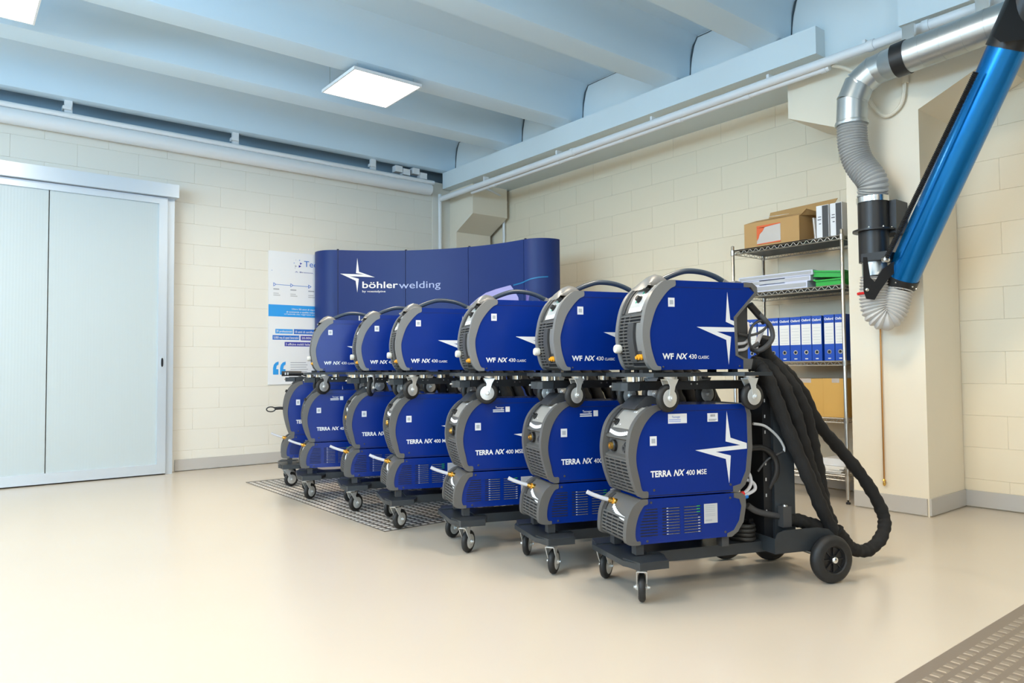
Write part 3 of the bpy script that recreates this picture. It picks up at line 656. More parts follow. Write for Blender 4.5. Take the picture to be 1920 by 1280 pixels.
for x, y, r, mm in ((562.5, 499.3, 2.4, M_vio), (564.5, 494.2, 2.0, M_vio), (555, 499, 2.0, M_gtxt), (551.7, 493, 1.0, M_mid), (562, 488, 1.1, M_mid), (555, 487.2, .7, M_gtxt), (553.5, 502.5, .8, M_gtxt), (510, 506.3, .8, M_mid)):
    link('logo_piece', poly_mesh([[pp(x-r, y-r), pp(x+r, y), pp(x-r, y+r)]], pf, mm), po)
# ================================================================== TREAD PLATES
def tread(name, label, x0, x1, y0, y1, mp, ml, step, near, kmax):
    t = thing(name, label, 'floor plate', (x0, y0, 0)); bm = new(); box(bm, 0, x1-x0, 0, y1-y0, 0, .003); obj('base_sheet', bm, mp, t)
    def lug(bm, cx, cy, z, s):
        a, h = step*.30*s, .0022
        base = [(-a, -a), (a, -a), (a, a), (-a, a)]; ang = 0
        rt = lambda p, k: (cx+(p[0]*math.cos(ang)-p[1]*math.sin(ang))*k, cy+(p[0]*math.sin(ang)+p[1]*math.cos(ang))*k)
        lo = [bm.verts.new((*rt(p, 1.0), z)) for p in base]; hi = [bm.verts.new((*rt(p, .72), z+h)) for p in base]
        bm.faces.new(hi)
        for i in range(4): j = (i+1) % 4; bm.faces.new((lo[i], lo[j], hi[j], hi[i]))
    cells = []; ny = int((y1-y0)/step); nx = int((x1-x0)/step)
    for j in range(ny):
        for i in range(nx):
            cx = step*(i+.5); cy = step*(j+.5)
            if cx < x1-x0-step*.4: cells.append((cx, cy))
    cells.sort(key=lambda c: (V(x0+c[0], y0+c[1], 0)-near).length)
    bm = new(); lug(bm, 0, 0, 0, 1); lm = mesh(bm, ml, 'tread_lug', False)
    for c in cells[:kmax]: link('tread_lug', lm, t, (c[0], c[1], .003))
    if len(cells) > kmax:
        bm = new()
        for c in cells[kmax:]: lug(bm, c[0], c[1], .003, 1)
        o = link('tread_lugs', mesh(bm, ml, 'tread_lugs', False), t); o['kind'] = 'stuff'
    return t
tread('tread_plate', 'diamond tread plate on the floor under the far machines', 2.06, 3.45, 3.81, 6.25, M_plate, M_lug, .052, V(2.06, 3.81, 0), 280)
tread('tread_plate', 'dull tread plate at the lower right corner of the floor', 1.6, 5.0, -1.2, 1.015, M_plate2, M_lug2, .052, V(2.9, .95, 0), 290)
# ================================================================== MACHINES (local: x rear, y far side, z up)
def interp(curve, z):
    for (x0, z0), (x1, z1) in zip(curve, curve[1:]):
        if z0 <= z <= z1: return x0+(x1-x0)*(z-z0)/(z1-z0)
    return curve[0][0] if z < curve[0][1] else curve[-1][0]
def crv(pts, n=4):   # smooth 2-D
    return [(p.x, p.z) for p in smooth_path([V(x, 0, z) for x, z in pts], n)]
def strip(bm, curve, z0, z1, ya, yb, off, th, n=8):
    rows = []
    for i in range(n+1):
        z = z0+(z1-z0)*i/n; x = interp(curve, z); dz = .004
        tx = interp(curve, z+dz)-interp(curve, z-dz); nn = V(-2*dz, 0, tx).normalized()
        if nn.x > 0: nn = -nn
        p = V(x, 0, z)-nn*off; q = p+nn*th
        rows.append([bm.verts.new((p.x, ya, p.z)), bm.verts.new((p.x, yb, p.z)), bm.verts.new((q.x, yb, q.z)), bm.verts.new((q.x, ya, q.z))])
    for a, b in zip(rows, rows[1:]):
        for k in range(4): bm.faces.new((a[k], a[(k+1) % 4], b[(k+1) % 4], b[k]))
    bm.faces.new(rows[0][::-1]); bm.faces.new(rows[-1])
def onc(curve, z, y, off=0.):
    dz = .004; tx = interp(curve, z+dz)-interp(curve, z-dz); nn = V(-2*dz, 0, tx).normalized()
    return V(interp(curve, z), y, z)-nn*off, nn
def cheeks(t, outer, inner, hw, t_, material):
    for s in (-1, 1):
        bm = new(); a, b = (-hw-.004, -hw+t_) if s < 0 else (hw-t_, hw+.004); prism(bm, outer+inner[::-1], 'y', a, b); bev(bm, .006, 3, 40); obj('front_bezel', bm, material, t)
STA = [(865, 155), (884, 308), (978, 343), (978, 352), (940, 353), (855, 328)]
STB = [(683, 370), (940, 353), (978, 352), (978, 375), (798, 385), (884, 410), (872, 568), (855, 428)]
NXA = 'NX'
def caster(parent, x, y, ztop, R0, width, ang, trail=.03, zwheel=None, name='caster', side_hub=M_zinc):
    """origin at swivel; forks down to the wheel"""
    c = new(); zc_ = (R0 if zwheel is None else zwheel)-ztop
    lathe(c, V(0, 0, -.012), V(0, 0, 1), [(0, .022), (.012, .026)], 14)
    for s in (-1, 1):
        yy = s*(width/2+.005)
        prism(c, [(-.030, -.010), (.030, -.010), (.016, zc_*.45), (trail+.010, zc_-.006), (trail, zc_-.011), (trail-.010, zc_-.006), (-.012, zc_*.45)], 'y', yy-.0016, yy+.0016)
    box(c, -.026, .026, -(width/2+.0066), width/2+.0066, -.014, -.010)
    o = obj(name, c, M_zinc, parent, (x, y, ztop)); o.rotation_euler = (0, 0, ang)
    wv = width/2
    b = new(); lathe(b, V(trail, -wv, zc_), V(0, 1, 0), [(0, R0*.66), (0, R0*.80), (wv*.35, R0*.95), (wv*.8, R0), (wv*1.2, R0), (wv*1.65, R0*.95), (2*wv, R0*.80), (2*wv, R0*.62)], 26)
    wh = obj('tyre', b, M_rub, o)
    b = new(); lathe(b, V(trail, -wv-.001, zc_), V(0, 1, 0), [(0, R0*.10), (.0, R0*.60), (.001, R0*.64), (wv*2+.001, R0*.64), (wv*2+.002, R0*.6), (wv*2+.002, R0*.1)], 22)
    for s in (-1, 1): lathe(b, V(trail, s*(wv+.0), zc_), V(0, s, 0), [(0, .013), (.010, .011), (.012, .006), (.018, .006)], 12)
    obj('wheel_hub', b, side_hub, o)
    return o
# ---------------- wire feeder
WO = crv([(.115, .938), (.075, .940), (.050, .975), (.037, 1.03), (.030, 1.085), (.036, 1.145), (.052, 1.21), (.082, 1.268), (.125, 1.308), (.150, 1.317), (.19, 1.319)])
WI = crv([(.115, .9385), (.115, .952), (.098, .957), (.086, .98), (.071, 1.03), (.065, 1.085), (.071, 1.125), (.095, 1.194), (.131, 1.247), (.165, 1.281), (.19, 1.295), (.19, 1.3185)])
WC = crv([(.09, .938), (.066, .96), (.050, 1.03), (.043, 1.085), (.049, 1.145), (.065, 1.205), (.095, 1.262), (.128, 1.296), (.16, 1.312)], 3)
WHW = .122
def wf_u(u, v): return V(.292+(u-968)*.000637, -WHW-.0012, 1.275-(v-285)*.000543)
def make_feeder():
    t = thing('wire_feeder', '-', 'wire feeder')
    rear = [(.534, 1.316), (.588, 1.275), (.479, 1.165), (.485, .998), (.524, .978), (.524, .9385)]
    bm = new(); prism(bm, WI[::-1][:-1]+[(.115, .9385)]+[(.524, .9385)]+rear[::-1][1:], 'y', -WHW, WHW); bev(bm, .004, 2, 50); cv = obj('side_cover', bm, M_blue, t)
    bm = new(); box(bm, .19, .53, -WHW-.0006, WHW+.0006, 1.288, 1.2895); obj('cover_seam', bm, M_slot, cv)
    bm = new()
    for x, z in ((.128, .951), (.505, .952)): lathe(bm, V(x, -WHW, z), V(0, -1, 0), [(0, .0045), (.002, .004), (.003, .001)], 8)
    for x in (.22, .40): lathe(bm, V(x, -.10, 1.316), V(0, 0, 1), [(0, .006), (.003, .005), (.004, .001)], 8)
    obj('screw', bm, M_bezd, cv)
    cheeks(t, WO, WI, WHW, .022, M_bezs)
    # rear trim following the notch
    rt = [(.534, 1.3185), (.575, 1.318), (.600, 1.30), (.603, 1.272), (.491, 1.162), (.497, 1.002), (.535, .985), (.573, .982), (.562, .9385), (.524, .9385), (.524, .979), (.485, .998), (.479, 1.165), (.588, 1.275), (.57, 1.298), (.534, 1.298)]
    bm = new(); prism(bm, rt, 'y', -WHW-.004, WHW+.004); bev(bm, .003, 1, 40); obj('rear_bezel', bm, M_bez, t)
    bm = new(); prism(bm, [(.479, .985), (.590, .985), (.592, 1.258), (.583, 1.262), (.479, 1.17)], 'y', -.066, -.056); box(bm, .478, .484, -.116, .1, 1.0, 1.165); obj('rear_connector_panel', bm, M_bezd, t)
    # front centre shell with cavity
    shell = [p for p in WC]+[(.16, .938)]
    bm = new(); prism(bm, shell, 'y', -WHW+.02, WHW-.02); obj('front_shell', bm, M_bez, t)
    # side walls of the control recess, faceplate, knobs
    bm = new(); strip(bm, WC, 1.182, 1.305, -.085, .092, 0, .002); cp = obj('control_recess', bm, M_bez, t)
    bm = new(); prism(bm, [(x-.008, z) for x, z in WC if 1.17 < z < 1.31]+[(x+.004, z) for x, z in WC if 1.17 < z < 1.31][::-1], 'y', .078, .100); obj('recess_wall', bm, M_bezd, cp)
    bm = new(); strip(bm, WC, 1.192, 1.298, -.075, .045, -.002, .003); fp = obj('faceplate', bm, M_facel, t)
    bm = new(); strip(bm, WC, 1.186, 1.205, -.072, .04, -.005, .002); obj('white_strip', bm, M_white, fp)
    for z, y in ((1.277, -.045), (1.240, -.020)):
        p, n = onc(WC, z, y, -.004); b = new(); lathe(b, p, n, [(0, .018), (.004, .018), (.005, .013), (.018, .012), (.020, .010)], 16); obj('control_knob', b, M_blk, fp)
        b = new(); p2, n = onc(WC, z-.006, y+.022, -.0035); rings(b, [p2, p2+n*.0015], .011, 6); obj('green_mark', b, M_green, fp)
    # grille, left two thirds
    bm = new(); strip(bm, WC, .955, 1.168, .012, .100, -.001, .001); strip(bm, WC, 1.140, 1.168, -.098, .012, -.001, .001, 4); strip(bm, WC, .953, .975, -.098, .012, -.001, .001, 4); gb = obj('grille_void', bm, M_slot, t)
    bm = new(); z = .958
    while z < 1.17: strip(bm, WC, z, z+.0046, .012, .100, -.002, .006, 1); z += .0140
    for z in (.953, .972, 1.140, 1.154, 1.166): strip(bm, WC, z, z+.004, -.098, .012, -.002, .006, 1)
    for y in (.058, .098, .012): strip(bm, WC, .955, 1.17, y, y+.0035, -.002, .006, 8)
    obj('grille', bm, M_bez, gb)
    # handle pillar and cavity
    bm = new(); strip(bm, WC, .978, 1.138, -.040, .012, -.001, .012); obj('pillar', bm, M_bezd, t)
    bm = new(); strip(bm, WC, .978, 1.138, -.098, -.040, -.001, .001); cvt = obj('socket_recess', bm, M_bezd, t)
    bm = new(); strip(bm, WC, 1.02, 1.138, -.092, -.055, -.002, .004); obj('recess_panel', bm, M_bezs, cvt)
    for y in (-.058, -.084):
        p, n = onc(WC, .995, y, -.002); b = new(); lathe(b, p, n, [(0, .012), (.012, .012), (.013, .008), (.022, .007)], 12); obj('hose_coupling', b, M_orange, cvt)
    p, n = onc(WC, 1.032, .098, 0); b = new(); lathe(b, p, V(-1, .0, 0), [(0, .012), (.008, .012), (.010, .019), (.030, .020), (.036, .016)], 18)
    obj('white_cap', b, mat('ivory_cap', (.72, .68, .60), .4), t)
    # top dome, handle
    b = new(); P = [(.095, -.05, .02), (.12, -.028, .045), (.155, .0, .056), (.19, .0, .05), (.225, 0, .032), (.24, 0, .02)]
    rows = []
    for x, zz, hw in ((.085, 1.285, .075), (.105, 1.322, .070), (.13, 1.345, .055), (.16, 1.357, .045), (.19, 1.352, .038), (.215, 1.335, .034), (.225, 1.312, .034)):
        rows.append([b.verts.new((x, hw*math.cos(a), 1.30+(zz-1.30)*math.sin(a))) for a in [math.pi*k/12 for k in range(13)]])
    for r1, r2 in zip(rows, rows[1:]):
        for k in range(12): b.faces.new((r1[k], r1[k+1], r2[k+1], r2[k]))
    obj('handle_dome', b, M_bezs, t)
    b = new(); tube(b, [V(.200, 0, 1.335), V(.25, 0, 1.357), V(.32, 0, 1.377), V(.40, 0, 1.375), V(.47, 0, 1.357), V(.53, 0, 1.328)], .0125, 12); obj('carry_handle', b, M_handle, t)
    b = new(); lathe(b, V(.505, 0, 1.334), V(.85, 0, -.5), [(0, .014), (0, .019), (.03, .021), (.05, .024)], 14); prism(b, [(.53, 1.316), (.60, 1.30), (.575, 1.33), (.545, 1.335)], 'y', -.05, .05); obj('handle_mount', b, M_bezs, t)
    # rear connectors
    b = new(); lathe(b, V(.485, -.05, 1.12), V(.7, 0, -.4), [(0, .02), (.03, .02), (.03, .015), (.06, .014)], 12); obj('power_socket', b, M_blk, t)
    for z, mm in ((1.050, M_red), (1.022, M_cyan)):
        b = new(); tube(b, [V(.487, -.085, z), V(.53, -.085, z), V(.58, -.07, z+.01), V(.62, -.04, z+.05), V(.64, 0, z+.1)], .007, 8); hs = obj('coolant_hose', b, M_hose, t)
        b = new(); cyl(b, V(.497, -.085, z), V(.513, -.085, z), .0095, 10); obj('colour_ring', b, mm, hs)
    # print
    sc = lambda pts: pts
    A = [(1213, 285), (1233, 508), (1266, 520), (1266, 556), (1197, 525)]; B = [(968, 568), (1266, 570), (1266, 605), (1125, 605), (1237, 645), (1215, 868), (1198, 670)]
    link('star_emblem', poly_mesh([A, B], wf_u, M_stk), t)
    f2 = lambda u, v: V(u, -WHW-.0012, v)
    link('lettering', text_mesh([('WF', .124, .178, .984, .024, .035), ('NX', .190, .240, .984, .024, .03, .25), ('430', .251, .290, .985, .0195, .012), ('CLASSIC', .297, .350, .985, .0125, .012)], f2, M_white), t)
    b = new(); rects(b, [(.155, .186, 1.205, 1.243)], f2); st = obj('sticker', b, M_stk, t)
    b = new(); rects(b, [(.162, .179, 1.215, 1.233)], lambda u, v: V(u, -WHW-.0018, v)); obj('sticker_print', b, M_gtxt, st)
    # carriage
    b = new()
    for x0, x1, c_ in ((-.015, .215, .05), (.42, .610, .0)):
        prism(b, [(x0+.05, -.205), (x1, -.205), (x1, .205), (x0+.05, .205), (x0, .13), (x0, -.13)], 'z', .910, .926)
    for y in (-.10, .07): box(b, .2, .43, y, y+.03, .910, .926)
    bev(b, .003, 1); ca = obj('carriage_plate', b, M_frame, t)
    for x in (.06, .12, .50):
        for y in (-.08, .08):
            b = new(); box(b, x-.015, x+.015, y-.015, y+.015, .925, .9395); obj('rubber_foot', b, M_rub, ca)
    for x, a0 in ((.125, .2), (.515, 0.)):
        for y in (-.175, .175):
            caster(t, x, y, .910, .058, .030, math.pi+a0 if x < .3 else a0+.1, .012, .822)
    for x in (.03, .10, .22, .33):
        b = new(); lathe(b, V(x, -.03 if x != .10 else .05, .889), V(0, 0, 1), [(0, .026), (.021, .026)], 18); obj('locking_cylinder', b, M_chrome, t)
    return t
# ---------------- power source
TO = crv([(.040, .4125), (.012, .414), (-.006, .43), (-.030, .49), (-.046, .56), (-.047, .62), (-.032, .69), (-.004, .738), (.035, .773), (.075, .789), (.105, .793)])
TI = crv([(.040, .4130), (.040, .438), (.014, .444), (.002, .49), (-.011, .55), (-.011, .60), (.004, .665), (.030, .715), (.062, .750), (.090, .768), (.105, .772), (.105, .7925)])
TC = crv([(.03, .4125), (.008, .43), (-.016, .49), (-.032, .56), (-.033, .62), (-.018, .685), (.010, .733), (.046, .768), (.08, .784)], 3)
THW = .132
def tr_u(u, v): return V(.268+(u-683)*.000873, -THW-.0012, .604+(362-v)*.000748)
def make_power():
    t = thing('power_source', '-', 'welding machine')
    rear_i = [(.500, .788), (.519, .776), (.528, .745), (.530, .60), (.518, .50), (.490, .445), (.452, .436), (.452, .413)]
    rear_o = [(.500, .793), (.535, .779), (.549, .745), (.552, .60), (.540, .495), (.512, .44), (.478, .4125), (.452, .4125)]
    bm = new(); prism(bm, [(.040, .413)]+TI[1:]+rear_i, 'y', -THW, THW); bev(bm, .004, 2, 50); cv = obj('side_cover', bm, M_blue, t)
    bm = new(); prism(bm, [(.04, .418), (.455, .418), (.455, .4205), (.04, .4205)], 'y', -THW-.0006, THW+.0006); prism(bm, [(.11, .764), (.505, .764), (.505, .7655), (.11, .7655)], 'y', -THW-.0006, THW+.0006); obj('cover_seam', bm, M_slot, cv)
    bm = new()
    for x, z in ((.070, .442), (.440, .444)): lathe(bm, V(x, -THW, z), V(0, -1, 0), [(0, .0055), (.002, .005), (.003, .001)], 8)
    obj('screw', bm, M_bezd, cv)
    cheeks(t, TO, TI, THW, .024, M_bez)
    bm = new(); prism(bm, rear_o+rear_i[::-1], 'y', -THW-.004, THW+.004); bev(bm, .003, 1, 40); obj('rear_bezel', bm, M_bez, t)
    lo = [p for p in TC if p[1] < .574]; hi = [p for p in TC if p[1] > .648]
    n0 = (interp(TC, .574), .574); n1 = (interp(TC, .648), .648)
    bm = new(); prism(bm, lo+[n0, (n0[0]+.019, .582), (n1[0]+.017, .640), n1]+hi+[(.09, .78), (.09, .4125)], 'y', -THW+.022, THW-.022); obj('front_shell', bm, M_bez, t)
    # sockets in the recess
    for y, mm in ((.055, M_orange), (-.075, M_blk)):
        b = new(); lathe(b, V(n0[0]+.019, y, .612), V(-1, 0, 0), [(0, .026), (.012, .026), (.016, .022), (.016, .016)], 20); so = obj('socket', b, M_blk, t)
        b = new(); lathe(b, V(n0[0]+.006, y, .612), V(-1, 0, 0), [(0, .017), (.012, .015), (.012, .008), (.004, .006)], 16); obj('socket_core', b, M_brass if mm is M_orange else M_bezd, so)
    # control panel
    bm = new(); prism(bm, [(x-.010, z) for x, z in TC if .66 < z < .785]+[(x+.004, z) for x, z in TC if .66 < z < .785][::-1], 'y', .088, .110); obj('recess_wall', bm, M_bezd, t)
    bm = new(); strip(bm, TC, .690, .776, -.098, .060, -.001, .003); fp = obj('faceplate', bm, M_face, t)
    p, n = onc(TC, .712, .040, -.003); b = new(); lathe(b, p, n, [(0, .016), (.006, .016), (.008, .011), (.022, .010), (.024, .008)], 16); obj('control_knob', b, M_blk, fp)
    bm = new(); strip(bm, TC, .755, .761, -.070, -.058, -.004, .001, 2); strip(bm, TC, .755, .761, -.050, -.044, -.004, .001, 2); strip(bm, TC, .703, .707, .0, .008, -.004, .001, 2); obj('indicator', bm, M_white, fp)
    bm = new()
    for k in range(10):
        y0 = .075-.0165*k; zz = .668-.010*math.sin(math.pi*(k+.5)/10); strip(bm, TC, zz, zz+.015, y0-.0165, y0, -.004, .002, 2)
    obj('label_strip', bm, M_white, fp)
    # grille
    bm = new(); strip(bm, TC, .425, .560, -.100, .106, -.001, .001, 10); gb = obj('grille_void', bm, M_slot, t)
    bm = new(); z = .425
    while z < .565: strip(bm, TC, z, z+.0058, -.100, .106, -.002, .005, 1); z += .0148
    for y in (-.100, -.045, .010, .065, .1025): strip(bm, TC, .425, .563, y, y+.004, -.002, .005, 8)
    obj('grille', bm, M_bez, gb)
    # hood above controls
    b = new(); prism(b, [(.02, .772), (.045, .797), (.078, .826), (.105, .828), (.135, .815), (.165, .794), (.10, .785)], 'y', -.060, .075); bev(b, .014, 3, 20); obj('handle_hood', b, M_bezd, t)
    # print
    link('star_emblem', poly_mesh([STA, STB], tr_u, M_stk), t)
    f2 = lambda u, v: V(u, -THW-.0012, v)
    link('lettering', text_mesh([('TERRA', .054, .152, .496, .0255, .035), ('NX', .163, .210, .496, .0255, .03, .25), ('400 MSE', .222, .322, .496, .0215, .014)], f2, M_white), t)
    b = new(); rects(b, [(.053, .085, .625, .664)], f2); st = obj('sticker', b, M_stk, t)
    b = new(); rects(b, [(.060, .078, .635, .654)], lambda u, v: V(u, -THW-.0018, v)); obj('sticker_print', b, M_gtxt, st)
    return t
def stickers(t, kind):
    """adhesive labels that differ from machine to machine"""
    f2 = lambda u, v: V(u, -THW-.0012, v); f3 = lambda u, v: V(u, -THW-.0018, v)
    if kind in ('white', 'both'):
        b = new(); rects(b, [(.330, .382, .716, .752)], f2); st = obj('serial_sticker', b, M_stk, t)
        b = new(); rects(b, [(.345+.003*i, .3465+.003*i, .737, .747) for i in range(8)]+[(.336, .376, .725, .727), (.336, .37, .720, .722)], f3); obj('barcode', b, M_ink, st)
    if kind == 'white':
        b = new(); rects(b, [(.140, .230, .714, .754)], f2); st = obj('service_sticker', b, M_stk, t)
        link('lettering', text_mesh([('Tecnogar', .158, .198, .737, .009, .004)], f3, M_mid), st)
        b = new(); rects(b, [(.144, .200, .727, .732), (.144, .200, .720, .724)], f3); obj('sticker_print', b, M_paleblue, st)
    elif kind in ('blue', 'both'):
        link('service_print', text_mesh([('Tecnogar', .166, .214, .737, .011, .008)], f2, M_stk), t)
        b = new(); rects(b, [(.152, .214, .727, .732), (.152, .214, .718, .723), (.222, .246, .718, .746)], f2); obj('service_lines', b, M_stk, t)
# ---------------- cooler
KO = crv([(.002, .2235), (-.030, .2235), (-.058, .232), (-.064, .26), (-.060, .31), (-.050, .345), (-.030, .380), (-.006, .400), (.012, .4065), (.038, .4075)])
KI = crv([(.002, .224), (.002, .238), (-.014, .240), (-.021, .262), (-.018, .300), (-.006, .340), (.010, .368), (.022, .382), (.038, .388), (.038, .407)])
KC = crv([(-.02, .2235), (-.045, .24), (-.050, .26), (-.046, .31), (-.036, .343), (-.016, .376), (.004, .394), (.02, .402)], 3)
KHW = .132
def make_cooler():
    t = thing('cooling_unit', '-', 'cooling unit')
    ri = [(.455, .407), (.455, .388), (.482, .380), (.492, .350), (.480, .29), (.452, .250), (.418, .238), (.418, .224)]
    ro = [(.455, .4075), (.495, .405), (.512, .392), (.514, .352), (.500, .283), (.470, .242), (.440, .2235), (.418, .2235)]
    bm = new(); prism(bm, [(.002, .224)]+KI[1:]+ri, 'y', -KHW, KHW); bev(bm, .004, 2, 50); cv = obj('side_cover', bm, M_blue, t)
    cheeks(t, KO, KI, KHW, .024, M_bez)
    bm = new(); prism(bm, ro+ri[::-1], 'y', -KHW-.004, KHW+.004); bev(bm, .003, 1, 40); obj('rear_bezel', bm, M_bez, t)
    bm = new(); prism(bm, KC+[(.03, .402), (.03, .2235)], 'y', -KHW+.022, KHW-.022); obj('front_shell', bm, M_bez, t)
    bm = new(); strip(bm, KC, .240, .322, -.100, .106, -.001, .001, 6); gb = obj('grille_void', bm, M_slot, t)
    bm = new(); z = .240
    while z < .325: strip(bm, KC, z, z+.006, -.100, .106, -.002, .005, 1); z += .0140
    for y in (-.100, -.045, .010, .065, .1025): strip(bm, KC, .24, .324, y, y+.004, -.002, .005, 6)
    obj('grille', bm, M_bez, gb)
    bm = new()
    for k in range(10):
        y0 = .04-.013*k; zz = .352-.006*k*(1-k/20); strip(bm, KC, zz-.006, zz+.010, y0-.013, y0, -.003, .002, 2)
    obj('label_strip', bm, M_white, t)
    bm = new(); prism(bm, [(x-.006, z) for x, z in KC if .33 < z < .40]+[(x+.01, z) for x, z in KC if .33 < z < .40][::-1], 'y', .092, .110); obj('recess_wall', bm, M_bezd, t)
    p, n = onc(KC, .372, .045, 0); dr = V(-.93, .22, .28).normalized()
    b = new(); lathe(b, p, dr, [(-.01, .012), (.006, .013), (.010, .010), (.016, .010), (.018, .013), (.028, .013), (.030, .008), (.045, .007)], 12); ft = obj('brass_fitting', b, M_brass, t)
    b = new(); lathe(b, p, dr, [(.010, .0135), (.015, .0135)], 12); obj('red_ring', b, M_orange, ft)
    b = new(); q = p+dr*.035; tube(b, [q, q+dr*.03, q+dr*.07+V(0, 0, .003), q+dr*.095+V(0, 0, .008)], .0090, 10); obj('drain_hose', b, M_hose, t)
    # side louvres
    f2 = lambda u, v: V(u, -KHW-.0008, v); f3 = lambda u, v: V(u, -KHW-.0014, v)
    b = new(); L = []
    for i in range(10):
        z = .256+i*.0118; xl = .004+max(0, (i-4))*.0050
        L += [(xl, .084, z, z+.0042), (.106, .190, z, z+.0042), (.208, .292, z, z+.0042)]
    rects(b, L, f2); lv = obj('side_louvre', b, M_slot, t)
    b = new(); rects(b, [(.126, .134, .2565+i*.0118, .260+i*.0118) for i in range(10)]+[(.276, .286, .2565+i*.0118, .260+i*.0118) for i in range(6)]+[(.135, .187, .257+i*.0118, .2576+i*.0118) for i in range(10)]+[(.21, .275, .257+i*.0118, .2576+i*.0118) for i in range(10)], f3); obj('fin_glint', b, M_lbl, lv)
    b = new(); rects(b, [(.270, .286, .2565+i*.0118, .260+i*.0118) for i in range(7, 10)], f3); obj('green_lead', b, M_grn, lv)
    b = new()
    for x, z in ((.055, .392), (.437, .388), (.035, .236), (.41, .245)): lathe(b, V(x, -KHW, z), V(0, -1, 0), [(0, .0055), (.002, .005), (.003, .001)], 8)
    obj('screw', b, M_bezd, cv)
    b = new(); rects(b, [(.306, .372, .288, .370)], f2); pl_ = obj('rating_plate', b, M_lbl, t)
    b = new(); rects(b, [(.312, .36, z, z+.0025) for z in (.36, .352, .344, .336, .325, .318)]+[(.312, .345, .297, .304)], f3); obj('plate_print', b, M_gtxt, pl_)
    for x in (-.01, .40):
        for y in (-.1, .1): b = new(); box(b, x, x+.035, y-.02, y+.02, .180, .226); bev(b, .004, 1); obj('mounting_foot', b, M_bezd, t)
    # rear coolant hoses
    for i, (z, mm, dz_) in enumerate(((.392, M_red, .09), (.378, M_cyan, .06))):
        b = new(); tube(b, [V(.505, -.095, z), V(.545, -.095, z+.01), V(.575+.02*i, -.09, z+dz_*.5), V(.57+.02*i, -.08, z+dz_), V(.53, -.07, z+dz_*1.35)], .0075, 8); hs = obj('coolant_hose', b, M_hose, t)
        b = new(); cyl(b, V(.516+.018*i, -.096, z+.001), V(.532+.018*i, -.096, z+.004), .010, 10); obj('colour_ring', b, mm, hs)
    return t
